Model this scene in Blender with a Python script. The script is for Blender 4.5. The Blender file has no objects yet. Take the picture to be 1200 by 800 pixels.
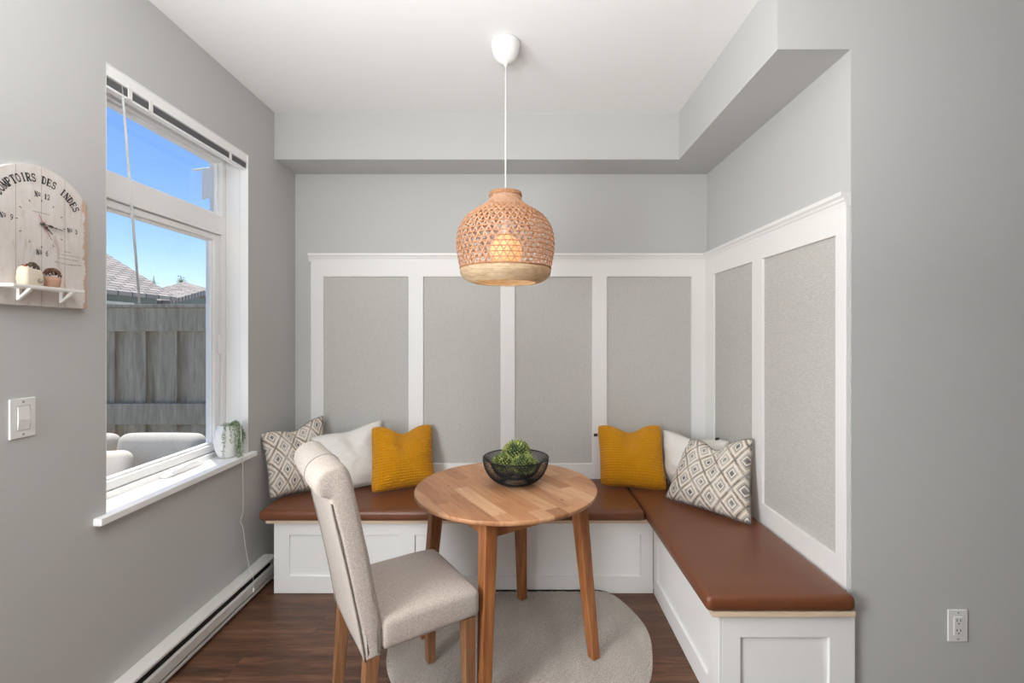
import bpy, bmesh, math, random
from mathutils import Vector, Matrix, Quaternion
from mathutils import noise as mnoise
random.seed(7)
C = bpy.context.scene.collection
SC = bpy.context.scene
PI = math.pi

# ------------------------------------------------------------------ camera model
F, CX, CY, H = 546.0, 612.0, 392.0, 1.40      # focal (px), vanishing point (px), eye height
def at(px, py, Y):
    return Vector(((px-CX)/F*Y, Y, H-(py-CY)/F*Y))

# ------------------------------------------------------------------ helpers
def srgb(r, g, b):
    f = lambda c: (c/255/12.92) if c/255 <= .04045 else ((c/255+.055)/1.055)**2.4
    return (f(r), f(g), f(b), 1)

def link_mesh(name, bm, mat, parent=None, smooth=False, bevel=0, seg=2, loc=None, recalc=True):
    me = bpy.data.meshes.new(name)
    if recalc:
        bmesh.ops.recalc_face_normals(bm, faces=bm.faces)
    bm.to_mesh(me); bm.free()
    mats = mat if isinstance(mat, (list, tuple)) else [mat]
    for m in mats: me.materials.append(m)
    if smooth:
        for p in me.polygons: p.use_smooth = True
    o = bpy.data.objects.new(name, me); C.objects.link(o)
    if parent: o.parent = parent
    if loc is not None: o.location = loc
    if bevel:
        b = o.modifiers.new('edge', 'BEVEL'); b.width = bevel; b.segments = seg
        b.limit_method = 'ANGLE'; b.angle_limit = math.radians(35)
        if seg > 2:
            for p in me.polygons: p.use_smooth = True
            w = o.modifiers.new('wn', 'WEIGHTED_NORMAL'); w.keep_sharp = False
    return o

def thing(name, label, cat, loc=(0, 0, 0), rz=0, group=None):
    o = bpy.data.objects.new(name, None); C.objects.link(o)
    o.empty_display_size = .05
    o.location = loc; o.rotation_euler = (0, 0, rz)
    o['label'] = label; o['category'] = cat
    if group: o['group'] = group
    return o
def tag(o, label, cat, group=None, kind=None):
    o['label'] = label; o['category'] = cat
    if group: o['group'] = group
    if kind: o['kind'] = kind
    return o
def struct(o, label=None, cat=None):
    o['kind'] = 'structure'
    if label: o['label'] = label
    if cat: o['category'] = cat
    return o

def box(bm, x0, x1, y0, y1, z0, z1):
    v = [bm.verts.new((x, y, z)) for z in (z0, z1) for y in (y0, y1) for x in (x0, x1)]
    for f in ((0, 2, 3, 1), (4, 5, 7, 6), (0, 1, 5, 4), (2, 6, 7, 3), (0, 4, 6, 2), (1, 3, 7, 5)):
        bm.faces.new([v[i] for i in f])
    return v
def Box(*a):
    bm = bmesh.new(); box(bm, *a); return bm

def grid_solid(us, vs, solid, d0, d1, mp):
    """Connected slab made of the solid cells of a grid; mp(u, v, d) gives the point."""
    bm = bmesh.new(); V = {}
    def gv(i, j, k):
        if (i, j, k) not in V: V[(i, j, k)] = bm.verts.new(mp(us[i], vs[j], (d0, d1)[k]))
        return V[(i, j, k)]
    nu, nv = len(us)-1, len(vs)-1
    S = lambda i, j: 0 <= i < nu and 0 <= j < nv and solid(i, j)
    for i in range(nu):
        for j in range(nv):
            if not S(i, j): continue
            for k in (0, 1):
                bm.faces.new([gv(i, j, k), gv(i+1, j, k), gv(i+1, j+1, k), gv(i, j+1, k)])
            if not S(i-1, j): bm.faces.new([gv(i, j, 0), gv(i, j+1, 0), gv(i, j+1, 1), gv(i, j, 1)])
            if not S(i+1, j): bm.faces.new([gv(i+1, j, 0), gv(i+1, j+1, 0), gv(i+1, j+1, 1), gv(i+1, j, 1)])
            if not S(i, j-1): bm.faces.new([gv(i, j, 0), gv(i+1, j, 0), gv(i+1, j, 1), gv(i, j, 1)])
            if not S(i, j+1): bm.faces.new([gv(i, j+1, 0), gv(i+1, j+1, 0), gv(i+1, j+1, 1), gv(i, j+1, 1)])
    return bm

def prism(bm, poly, d0, d1, mp):
    a = [bm.verts.new(mp(u, v, d0)) for u, v in poly]
    b = [bm.verts.new(mp(u, v, d1)) for u, v in poly]
    n = len(poly)
    bm.faces.new(a); bm.faces.new(b[::-1])
    for i in range(n): bm.faces.new([a[i], b[i], b[(i+1) % n], a[(i+1) % n]])

def lathe(bm, prof, n=48, cx=0, cy=0, closed=False, cap0=False, cap1=False):
    rings = []
    for r, z in prof:
        if r < 1e-6: rings.append([bm.verts.new((cx, cy, z))])
        else: rings.append([bm.verts.new((cx+r*math.cos(2*PI*i/n), cy+r*math.sin(2*PI*i/n), z)) for i in range(n)])
    pairs = list(zip(rings, rings[1:])) + ([(rings[-1], rings[0])] if closed else [])
    for a, b in pairs:
        for i in range(n):
            j = (i+1) % n
            if len(a) == 1 and len(b) == 1: continue
            if len(a) == 1: bm.faces.new([a[0], b[i], b[j]])
            elif len(b) == 1: bm.faces.new([a[i], a[j], b[0]])
            else: bm.faces.new([a[i], a[j], b[j], b[i]])
    if cap0 and len(rings[0]) > 1: bm.faces.new(rings[0][::-1])
    if cap1 and len(rings[-1]) > 1: bm.faces.new(rings[-1])

def tube(bm, pts, r, n=8, closed=False, cap=True):
    pts = [Vector(p) for p in pts]; m = len(pts); rings = []
    up = Vector((.31, .17, .93)).normalized(); prev = None
    for i, p in enumerate(pts):
        if closed: t = pts[(i+1) % m]-pts[i-1]
        else: t = pts[min(i+1, m-1)]-pts[max(i-1, 0)]
        t.normalize()
        if prev is None: a = t.cross(up if abs(t.dot(up)) < .95 else Vector((1, 0, 0))).normalized()
        else: a = (prev-t*prev.dot(t)).normalized()
        prev = a; b = t.cross(a)
        rr = r[i] if isinstance(r, (list, tuple)) else r
        rings.append([bm.verts.new(p+(a*math.cos(2*PI*k/n)+b*math.sin(2*PI*k/n))*rr) for k in range(n)])
    for i in range(m if closed else m-1):
        A, B = rings[i], rings[(i+1) % m]
        for k in range(n): bm.faces.new([A[k], A[(k+1) % n], B[(k+1) % n], B[k]])
    if cap and not closed:
        bm.faces.new(rings[0][::-1]); bm.faces.new(rings[-1])

def smoothpath(pts, n=8):
    pts = [Vector(p) for p in pts]; out = []
    for i in range(len(pts)-1):
        p0 = pts[max(i-1, 0)]; p1 = pts[i]; p2 = pts[i+1]; p3 = pts[min(i+2, len(pts)-1)]
        for k in range(n):
            t = k/n
            out.append(.5*((2*p1)+(p2-p0)*t+(2*p0-5*p1+4*p2-p3)*t*t+(3*p1-p0-3*p2+p3)*t**3))
    return out+[pts[-1]]

def taper_leg(bm, top, bot, st, sb, rot=0):
    """square leg from top centre to bottom centre"""
    top, bot = Vector(top), Vector(bot); c, s = math.cos(rot), math.sin(rot); R = []
    for p, h in ((bot, sb/2), (top, st/2)):
        R.append([bm.verts.new((p.x+c*a*h-s*b*h, p.y+s*a*h+c*b*h, p.z)) for a, b in ((-1, -1), (1, -1), (1, 1), (-1, 1))])
    bm.faces.new(R[0][::-1]); bm.faces.new(R[1])
    for i in range(4): bm.faces.new([R[0][i], R[0][(i+1) % 4], R[1][(i+1) % 4], R[1][i]])

def rounded_slab(bm, x0, x1, y0, y1, z0, z1, r, crown=0, nx=16, ny=10, seg=5):
    """upholstered block: rounded edges all round and a slightly crowned top"""
    # superellipse-style shell built from a subdivided cube projected to a rounded box
    cx, cy, cz = (x0+x1)/2, (y0+y1)/2, (z0+z1)/2
    hx, hy, hz = (x1-x0)/2, (y1-y0)/2, (z1-z0)/2
    def axis(h, n):
        pts = [-h+r*(1-math.cos(PI/2*k/seg)) for k in range(seg+1)]
        mid = [-h+r+(2*h-2*r)*k/n for k in range(1, n)]
        return pts+mid+[-p for p in pts[::-1]]
    A = [axis(hx, nx), axis(hy, ny), axis(hz, 2)]
    V = {}
    def gv(p):
        key = tuple(round(c, 6) for c in p)
        if key in V: return V[key]
        q = Vector(p); inner = Vector((max(-hx+r, min(hx-r, q.x)), max(-hy+r, min(hy-r, q.y)), max(-hz+r, min(hz-r, q.z))))
        d = q-inner
        if d.length > 1e-9: q = inner+d.normalized()*r
        if crown and q.z > 0:
            q.z += crown*(1-(q.x/hx)**4)*(1-(q.y/hy)**4)*(q.z/hz)
        V[key] = bm.verts.new((cx+q.x, cy+q.y, cz+q.z)); return V[key]
    for ax in range(3):
        b, c = [(1, 2), (0, 2), (0, 1)][ax]
        for sgn in (-1, 1):
            e = (hx, hy, hz)[ax]*sgn
            for i in range(len(A[b])-1):
                for j in range(len(A[c])-1):
                    q = []
                    for di, dj in ((0, 0), (1, 0), (1, 1), (0, 1)):
                        p = [0, 0, 0]; p[ax] = e; p[b] = A[b][i+di]; p[c] = A[c][j+dj]; q.append(gv(p))
                    if len(set(q)) >= 3:
                        try: bm.faces.new(list(dict.fromkeys(q)))
                        except ValueError: pass

# ------------------------------------------------------------------ materials
class NT:
    def __init__(s, name):
        s.m = bpy.data.materials.new(name); s.m.use_nodes = True
        s.t = s.m.node_tree; s.t.nodes.clear()
        s.out = s.n('ShaderNodeOutputMaterial')
    def n(s, typ, **kw):
        nd = s.t.nodes.new(typ)
        for k, v in kw.items():
            if k.startswith('i_'): nd.inputs[k[2:].replace('_', ' ')].default_value = v
            else: setattr(nd, k, v)
        return nd
    def l(s, a, b): s.t.links.new(a, b)
    def val(s, x, sock):
        if isinstance(x, (int, float)): sock.default_value = x
        else: s.l(x, sock)
    def math(s, op, a, b=0.0, c=None):
        nd = s.n('ShaderNodeMath', operation=op)
        s.val(a, nd.inputs[0]); s.val(b, nd.inputs[1])
        if c is not None: s.val(c, nd.inputs[2])
        return nd.outputs[0]
    def mix(s, fac, a, b, typ='MIX'):
        nd = s.n('ShaderNodeMix', data_type='RGBA', blend_type=typ)
        s.val(fac, nd.inputs[0])
        for x, k in ((a, 6), (b, 7)):
            if isinstance(x, tuple): nd.inputs[k].default_value = x
            else: s.l(x, nd.inputs[k])
        return nd.outputs[2]
    def coord(s, kind='Object', scale=(1, 1, 1), rot=(0, 0, 0), loc=(0, 0, 0)):
        tc = s.n('ShaderNodeTexCoord'); mp = s.n('ShaderNodeMapping')
        mp.inputs['Scale'].default_value = scale; mp.inputs['Rotation'].default_value = rot; mp.inputs['Location'].default_value = loc
        s.l(tc.outputs[kind], mp.inputs[0]); return mp.outputs[0]
    def noise(s, vec, scale, detail=4, rough=.5, dist=0):
        nd = s.n('ShaderNodeTexNoise'); s.l(vec, nd.inputs['Vector'])
        nd.inputs['Scale'].default_value = scale; nd.inputs['Detail'].default_value = detail
        nd.inputs['Roughness'].default_value = rough; nd.inputs['Distortion'].default_value = dist
        return nd.outputs['Fac']
    def ramp(s, fac, stops, interp='LINEAR'):
        nd = s.n('ShaderNodeValToRGB'); cr = nd.color_ramp; cr.interpolation = interp
        while len(cr.elements) < len(stops): cr.elements.new(.5)
        for e, (p, c) in zip(cr.elements, stops): e.position = p; e.color = c
        s.l(fac, nd.inputs[0]); return nd.outputs[0]
    def bump(s, h, strength=.3, dist=.002):
        nd = s.n('ShaderNodeBump'); nd.inputs['Strength'].default_value = strength; nd.inputs['Distance'].default_value = dist
        s.l(h, nd.inputs['Height']); return nd.outputs[0]
    def bsdf(s, col, rough=.6, metal=0, normal=None, spec=.5, sheen=0, emit=None, estr=0, sss=0):
        b = s.n('ShaderNodeBsdfPrincipled')
        if isinstance(col, tuple): b.inputs['Base Color'].default_value = col
        else: s.l(col, b.inputs['Base Color'])
        s.val(rough, b.inputs['Roughness'])
        b.inputs['Metallic'].default_value = metal; b.inputs['Specular IOR Level'].default_value = spec
        if sheen: b.inputs['Sheen Weight'].default_value = sheen; b.inputs['Sheen Roughness'].default_value = .5
        if normal is not None: s.l(normal, b.inputs['Normal'])
        if emit: b.inputs['Emission Color'].default_value = emit; b.inputs['Emission Strength'].default_value = estr
        s.l(b.outputs[0], s.out.inputs[0]); return b

def plain(name, c, rough=.5, metal=0, spec=.5, **k):
    m = NT(name); m.bsdf(srgb(*c), rough, metal, None, spec, **k); return m.m
def paint(name, c, rough=.6, amt=.15, scale=160, spec=.3):
    m = NT(name); v = m.coord(); h = m.noise(v, scale, 3)
    m.bsdf(srgb(*c), rough, 0, m.bump(h, amt, .001), spec); return m.m

M = {}
M['wall'] = paint('wall_paint', (192, 192, 190), .62, .12, 220)
M['ceil'] = paint('ceiling_paint', (240, 240, 238), .85, .45, 90, .1)
M['trim'] = paint('white_trim_paint', (234, 233, 230), .38, .05, 120, .4)
M['bench'] = paint('bench_paint', (240, 240, 238), .42, .05, 120, .4)
M['vinyl'] = plain('white_vinyl', (247, 247, 246), .5)
M['plastic'] = plain('white_plastic', (232, 231, 228), .35)
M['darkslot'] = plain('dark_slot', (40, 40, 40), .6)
M['heater'] = plain('enamelled_steel', (212, 211, 207), .4)
M['blindgrey'] = plain('grey_slat', (150, 151, 154), .5)
M['cord'] = plain('white_cord', (235, 235, 232), .6)
def mk_acrylic():
    m = NT('frosted_acrylic'); b = m.bsdf(srgb(238, 240, 240), .3)
    t = m.n('ShaderNodeBsdfTranslucent'); t.inputs[0].default_value = srgb(240, 242, 242); x = m.n('ShaderNodeMixShader'); x.inputs[0].default_value = .55
    m.l(b.outputs[0], x.inputs[1]); m.l(t.outputs[0], x.inputs[2]); m.l(x.outputs[0], m.out.inputs[0]); return m.m
M['acrylic'] = mk_acrylic()
M['screw'] = plain('grey_screw', (150, 150, 148), .4, .6)

def mk_floor():
    m = NT('dark_walnut_planks'); tc = m.n('ShaderNodeTexCoord'); sp = m.n('ShaderNodeSeparateXYZ')
    m.l(tc.outputs['Object'], sp.inputs[0]); x, y = sp.outputs[0], sp.outputs[1]
    ry = m.math('DIVIDE', y, .145); row = m.math('FLOOR', ry)
    wn = m.n('ShaderNodeTexWhiteNoise', noise_dimensions='1D'); m.l(row, wn.inputs['W'])
    xo = m.math('ADD', m.math('DIVIDE', x, 1.22), m.math('MULTIPLY', wn.outputs['Value'], 5.0))
    col = m.math('FLOOR', xo)
    wid = m.n('ShaderNodeTexWhiteNoise', noise_dimensions='2D'); cb = m.n('ShaderNodeCombineXYZ')
    m.l(row, cb.inputs[0]); m.l(col, cb.inputs[1]); m.l(cb.outputs[0], wid.inputs['Vector'])
    idv = wid.outputs['Value']
    cv = m.n('ShaderNodeCombineXYZ'); m.l(m.math('MULTIPLY', x, 1.3), cv.inputs[0]); m.l(m.math('MULTIPLY', y, 14), cv.inputs[1]); m.l(m.math('MULTIPLY', idv, 30), cv.inputs[2])
    g1 = m.noise(cv.outputs[0], 1.6, 8, .62, .4)
    cv2 = m.n('ShaderNodeCombineXYZ'); m.l(m.math('MULTIPLY', x, 6), cv2.inputs[0]); m.l(m.math('MULTIPLY', y, 90), cv2.inputs[1]); m.l(idv, cv2.inputs[2])
    g2 = m.noise(cv2.outputs[0], 2, 4, .6)
    c = m.ramp(g1, [(.32, srgb(44, 28, 21)), (.45, srgb(80, 51, 36)), (.55, srgb(112, 74, 52)), (.68, srgb(146, 108, 84))])
    c = m.mix(m.math('MULTIPLY', idv, .45), c, srgb(66, 42, 31))
    c = m.mix(.35, c, m.ramp(g2, [(.3, srgb(45, 30, 24)), (.7, srgb(128, 92, 70))]))
    fy = m.math('FRACT', ry); fx = m.math('FRACT', xo)
    gy = m.math('LESS_THAN', fy, .012); gx = m.math('LESS_THAN', fx, .0016)
    gap = m.math('MAXIMUM', gy, gx)
    c = m.mix(m.math('MULTIPLY', gap, .7), c, srgb(25, 17, 13))
    h = m.math('SUBTRACT', m.math('MULTIPLY', g2, .4), gap)
    m.bsdf(c, m.math('ADD', .32, m.math('MULTIPLY', g1, .2)), 0, m.bump(h, .25, .002), .45)
    return m.m
M['floor'] = mk_floor()

def mk_wallpaper():
    m = NT('woven_grey_wallpaper'); v1 = m.coord('Object', (90, 90, 420)); v2 = m.coord('Object', (60, 60, 60))
    a = m.noise(v1, 1, 3, .6); b = m.noise(v2, 3, 2)
    c = m.ramp(a, [(.3, srgb(180, 178, 172)), (.7, srgb(206, 204, 199))])
    h = m.math('ADD', a, m.math('MULTIPLY', b, .4))
    m.bsdf(c, .8, 0, m.bump(h, .6, .003), .2); return m.m
M['paper'] = mk_wallpaper()

def mk_wood(name, cols, axis=0, sc=1.0, rough=.45, streak=14):
    m = NT(name); s = [streak*sc]*3; s[axis] = 1.2*sc
    v = m.coord('Object', tuple(s)); g = m.noise(v, 2.0, 7, .6, .6)
    s2 = [120*sc]*3; s2[axis] = 5*sc
    g2 = m.noise(m.coord('Object', tuple(s2)), 1.2, 4, .6)
    c = m.ramp(g, [(.28, srgb(*cols[0])), (.5, srgb(*cols[1])), (.72, srgb(*cols[2]))])
    c = m.mix(.25, c, m.ramp(g2, [(.3, srgb(*cols[0])), (.7, srgb(*cols[2]))]))
    m.bsdf(c, rough, 0, m.bump(g2, .12, .001), .4); return m.m
M['legwood'] = mk_wood('oiled_acacia', [(104, 60, 30), (150, 93, 52), (188, 126, 78)], 2)
M['chairwood'] = mk_wood('chair_leg_oak', [(104, 68, 44), (142, 100, 68), (172, 128, 92)], 2)
M['pine'] = mk_wood('raw_pine_edge', [(205, 180, 150), (222, 200, 172), (232, 214, 190)], 0)

def mk_butcher():
    m = NT('acacia_butcher_block'); tc = m.n('ShaderNodeTexCoord'); sp = m.n('ShaderNodeSeparateXYZ')
    m.l(tc.outputs['Object'], sp.inputs[0]); x, y, z = sp.outputs
    ry = m.math('ADD', m.math('DIVIDE', y, .066), .35); row = m.math('FLOOR', ry)
    wn = m.n('ShaderNodeTexWhiteNoise', noise_dimensions='1D'); m.l(row, wn.inputs['W'])
    xo = m.math('ADD', m.math('DIVIDE', x, .36), m.math('MULTIPLY', wn.outputs['Value'], 7)); col = m.math('FLOOR', xo)
    cb = m.n('ShaderNodeCombineXYZ'); m.l(row, cb.inputs[0]); m.l(col, cb.inputs[1])
    wid = m.n('ShaderNodeTexWhiteNoise', noise_dimensions='2D'); m.l(cb.outputs[0], wid.inputs['Vector']); idv = wid.outputs['Value']
    cv = m.n('ShaderNodeCombineXYZ'); m.l(m.math('MULTIPLY', x, 3), cv.inputs[0]); m.l(m.math('MULTIPLY', y, 26), cv.inputs[1]); m.l(m.math('ADD', m.math('MULTIPLY', idv, 40), m.math('MULTIPLY', z, 20)), cv.inputs[2])
    g = m.noise(cv.outputs[0], 1.6, 7, .6, .8)
    base = m.ramp(idv, [(0, srgb(124, 78, 50)), (.25, srgb(174, 122, 84)), (.5, srgb(202, 154, 114)), (.7, srgb(142, 92, 62)), (1, srgb(220, 180, 142))])
    gr = m.ramp(g, [(.3, srgb(128, 78, 46)), (.5, srgb(182, 128, 86)), (.75, srgb(212, 166, 124))])
    c = m.mix(.42, base, gr)
    vor = m.n('ShaderNodeTexVoronoi', feature='F1'); m.l(m.coord('Object', (7, 11, 7)), vor.inputs['Vector']); vor.inputs['Scale'].default_value = 1
    knot = m.math('LESS_THAN', vor.outputs['Distance'], .07)
    c = m.mix(m.math('MULTIPLY', knot, .55), c, srgb(84, 48, 28))
    seam = m.math('MAXIMUM', m.math('LESS_THAN', m.math('FRACT', ry), .018), m.math('LESS_THAN', m.math('FRACT', xo), .004))
    c = m.mix(m.math('MULTIPLY', seam, .35), c, srgb(96, 58, 34))
    m.bsdf(c, m.math('ADD', .34, m.math('MULTIPLY', g, .16)), 0, m.bump(g, .06, .001), .45); return m.m
M['butcher'] = mk_butcher()

def mk_leather():
    m = NT('caramel_leatherette'); v = m.coord('Object', (1, 1, 1)); a = m.noise(v, 6, 3)
    vor = m.n('ShaderNodeTexVoronoi'); m.l(v, vor.inputs['Vector']); vor.inputs['Scale'].default_value = 420
    c = m.mix(a, srgb(104, 60, 37), srgb(116, 69, 44))
    m.bsdf(c, .36, 0, m.bump(vor.outputs['Distance'], .12, .0006), .5); return m.m
M['leather'] = mk_leather()

def mk_fabric(name, c0, c1, sc=260, strength=.5, sheen=.15, dist=.002):
    m = NT(name); v = m.coord('Object', (1, 1, 1))
    a = m.noise(v, sc, 3, .7); b = m.noise(v, 18, 3)
    c = m.mix(m.ramp(a, [(.35, (0, 0, 0, 1)), (.65, (1, 1, 1, 1))]), srgb(*c0), srgb(*c1))
    c = m.mix(m.math('MULTIPLY', b, .25), c, srgb(*c0))
    m.bsdf(c, .9, 0, m.bump(a, strength, dist), .15, sheen); return m.m
M['linen'] = mk_fabric('oatmeal_linen', (164, 152, 141), (200, 190, 180), 250, .5)
M['white_cloth'] = mk_fabric('off_white_cotton', (220, 216, 208), (238, 235, 229), 240, .35)
M['rug'] = None
M['switchline'] = plain('switch_shadow_gap', (190, 189, 186), .5)
M['sofa'] = mk_fabric('outdoor_beige_cloth', (196, 190, 178), (208, 203, 192), 120, .3)
M['outpillow'] = mk_fabric('outdoor_cream_cloth', (222, 212, 196), (232, 224, 210), 120, .3)
M['burlap'] = mk_fabric('burlap', (206, 192, 172), (228, 216, 198), 500, .6)
M['piping'] = mk_fabric('grey_piping', (140, 132, 124), (160, 152, 144), 400, .3)
M['chairback_piping'] = M['piping']

def mk_rug():
    m = NT('woven_cotton_rug'); v = m.coord('Object', (1, 1, 1), (0, 0, .5))
    w = m.n('ShaderNodeTexWave', wave_type='BANDS', bands_direction='X'); m.l(v, w.inputs['Vector'])
    w.inputs['Scale'].default_value = 38; w.inputs['Distortion'].default_value = 3; w.inputs['Detail'].default_value = 2; w.inputs['Detail Scale'].default_value = 3
    a = m.noise(v, 190, 3, .7); b = m.noise(m.coord('Object', (5, 1.4, 1), (0, 0, .6)), 1.6, 2)
    c = m.mix(m.ramp(a, [(.36, (0, 0, 0, 1)), (.64, (1, 1, 1, 1))]), srgb(182, 171, 159), srgb(236, 228, 219))
    c = m.mix(m.ramp(b, [(.4, (0, 0, 0, 1)), (.6, (.35, .35, .35, 1))]), c, srgb(184, 172, 160))
    h = m.math('ADD', m.math('MULTIPLY', w.outputs['Fac'], .6), a)
    m.bsdf(c, .95, 0, m.bump(h, 1.0, .006), .1, .1); return m.m
M['rug'] = mk_rug()

def mk_mustard():
    m = NT('mustard_chenille_rib'); tc = m.n('ShaderNodeTexCoord'); sp = m.n('ShaderNodeSeparateXYZ'); m.l(tc.outputs['UV'], sp.inputs[0])
    n = m.noise(m.coord('UV', (1, 1, 1)), 60, 3, .6)
    u = m.math('ADD', sp.outputs[0], m.math('MULTIPLY', n, .006)); v = m.math('ADD', sp.outputs[1], m.math('MULTIPLY', n, .006))
    su = m.math('ABSOLUTE', m.math('SINE', m.math('MULTIPLY', u, 30*PI)))
    sv = m.math('ABSOLUTE', m.math('SINE', m.math('MULTIPLY', v, 24*PI)))
    h = m.math('POWER', m.math('MULTIPLY', m.math('ADD', .35, m.math('MULTIPLY', su, .65)), m.math('ADD', .2, m.math('MULTIPLY', sv, .8))), .6)
    f = m.noise(m.coord('Object'), 380, 3, .7)
    c = m.mix(f, srgb(196, 126, 6), srgb(232, 164, 22))
    m.bsdf(c, .92, 0, m.bump(m.math('ADD', h, m.math('MULTIPLY', f, .3)), 1.0, .008), .1, .12); return m.m
M['mustard'] = mk_mustard()

def mk_ikat():
    m = NT('ikat_diamond_cloth'); tc = m.n('ShaderNodeTexCoord'); sp = m.n('ShaderNodeSeparateXYZ'); m.l(tc.outputs['UV'], sp.inputs[0])
    vv = m.coord('UV', (1, 1, 1)); n = m.noise(vv, 26, 3, .6); n2 = m.noise(vv, 5, 2)
    u = m.math('ADD', sp.outputs[0], m.math('MULTIPLY', m.math('SUBTRACT', n, .5), .022)); v = m.math('ADD', sp.outputs[1], m.math('MULTIPLY', m.math('SUBTRACT', n, .5), .022))
    U = m.math('MULTIPLY', u, 4.1); V = m.math('MULTIPLY', v, 2.8)
    rowp = m.math('FLOOR', V)
    # diamond lattice: distance to nearest lattice point of centred lattice, in |dx|+|dy|
    def dia(off):
        a = m.math('ABSOLUTE', m.math('SUBTRACT', m.math('FRACT', m.math('ADD', U, off)), .5))
        b = m.math('ABSOLUTE', m.math('SUBTRACT', m.math('FRACT', m.math('ADD', V, off)), .5))
        return m.math('ADD', a, b)
    d = m.math('MINIMUM', dia(0.0), dia(0.5))      # 0 at centres, .5 on the diamond outline
    W = srgb(226, 220, 210); T = srgb(180, 168, 154); O = srgb(200, 168, 134); K = srgb(70, 70, 74); G = srgb(140, 138, 132)
    c = m.ramp(d, [(0, K), (.10, G), (.125, W), (.19, K), (.225, T), (.31, W), (.40, O), (.43, T), (.465, K)], 'CONSTANT')
    c = m.mix(m.math('MULTIPLY', m.ramp(n2, [(.45, (0, 0, 0, 1)), (.6, (1, 1, 1, 1))]), .35), c, W)
    f = m.noise(m.coord('Object'), 420, 2, .7)
    c = m.mix(m.math('MULTIPLY', f, .3), c, srgb(206, 200, 190))
    m.bsdf(c, .9, 0, m.bump(f, .35, .002), .12, .1); return m.m
M['ikat'] = mk_ikat()

def mk_rattan(name, cols, rough=.55, sc=1):
    m = NT(name); a = m.noise(m.coord('Object', (40*sc, 40*sc, 160*sc)), 1.2, 4, .6)
    c = m.ramp(a, [(.3, srgb(*cols[0])), (.5, srgb(*cols[1])), (.7, srgb(*cols[2]))])
    b = m.bsdf(c, rough, 0, None, .35)
    tr = m.n('ShaderNodeBsdfTranslucent'); m.l(c, tr.inputs[0])
    mx = m.n('ShaderNodeMixShader'); mx.inputs[0].default_value = .38
    m.l(b.outputs[0], mx.inputs[1]); m.l(tr.outputs[0], mx.inputs[2]); m.l(mx.outputs[0], m.out.inputs[0]); return m.m
M['rattan'] = mk_rattan('woven_rattan', [(208, 160, 124), (228, 188, 154), (240, 210, 180)])
M['bamboo'] = mk_rattan('pale_bamboo_hoop', [(208, 184, 146), (228, 208, 174), (240, 224, 196)], .5, .6)
M['bambring'] = mk_rattan('brown_bamboo_ring', [(190, 136, 94), (212, 160, 118), (226, 182, 142)])
M['bulb'] = plain('glowing_bulb', (255, 214, 170), .3, emit=srgb(255, 168, 96), estr=.85)
M['wire'] = plain('black_wire', (26, 26, 27), .45, .3)
M['ceramic'] = None
def mk_ceramic():
    m = NT('white_matte_ceramic'); v = m.coord(); a = m.noise(v, 34, 3, .6)
    m.bsdf(srgb(238, 238, 236), .5, 0, m.bump(a, .5, .004), .4); return m.m
M['ceramic'] = mk_ceramic()
def mk_leaf(name, a, b, c, sc=60):
    m = NT(name); n = m.noise(m.coord(), sc, 3, .6)
    m.bsdf(m.ramp(n, [(.36, srgb(*a)), (.5, srgb(*b)), (.64, srgb(*c))]), .55, 0, None, .3); return m.m
M['succ'] = mk_leaf('succulent_green', (72, 94, 70), (126, 142, 76), (196, 196, 120), 34)
M['pearl'] = mk_leaf('trailing_leaf', (96, 118, 84), (132, 152, 114), (172, 186, 152), 90)
M['soil'] = plain('dark_soil', (52, 42, 34), .9)
M['tree'] = mk_leaf('tree_leaf', (130, 150, 110), (160, 176, 136), (186, 198, 160), 3)
M['bark'] = plain('bark', (160, 148, 132), .9)

def mk_clockwood():
    m = NT('whitewashed_board'); v = m.coord('Object', (3, 5, 1.2)); a = m.noise(v, 6, 6, .65, .5)
    tc = m.n('ShaderNodeTexCoord'); sp = m.n('ShaderNodeSeparateXYZ'); m.l(tc.outputs['Object'], sp.inputs[0])
    c = m.ramp(a, [(.30, srgb(196, 172, 158)), (.42, srgb(214, 206, 200)), (.75, srgb(226, 222, 218))])
    e = m.math('ABSOLUTE', sp.outputs[1]); w = m.noise(m.coord('Object', (2, 8, 6)), 3, 5, .7)
    ed = m.math('GREATER_THAN', m.math('ADD', e, m.math('MULTIPLY', m.math('SUBTRACT', w, .5), .06)), .138)
    c = m.mix(m.math('MULTIPLY', ed, .75), c, srgb(190, 152, 126))
    fr = m.math('FRACT', m.math('DIVIDE', m.math('ADD', sp.outputs[1], .001), .0725))
    seam = m.math('LESS_THAN', fr, .022)
    c = m.mix(m.math('MULTIPLY', seam, .6), c, srgb(150, 130, 118))
    m.bsdf(c, .75, 0, m.bump(m.math('SUBTRACT', a, seam), .2, .002), .2); return m.m
M['clockwood'] = mk_clockwood()
M['ink'] = plain('black_ink', (46, 46, 48), .7)
M['faint'] = plain('faded_ink', (136, 132, 128), .8)
M['hand'] = plain('black_hand', (72, 64, 60), .5)
M['redhand'] = plain('red_hand', (170, 84, 74), .5)
M['shelfwhite'] = plain('chalk_white_paint', (240, 238, 234), .6)
M['terra'] = paint('terracotta', (188, 150, 128), .8, .3, 90)
M['seed'] = mk_leaf('brown_seed', (72, 50, 40), (104, 74, 58), (136, 98, 78), 300)
M['seed2'] = mk_leaf('dark_seed', (66, 54, 44), (92, 80, 66), (116, 100, 84), 300)
M['redbit'] = plain('dried_red_petal', (168, 82, 66), .7)
M['stain'] = plain('grey_print', (164, 152, 134), .8)

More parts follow.
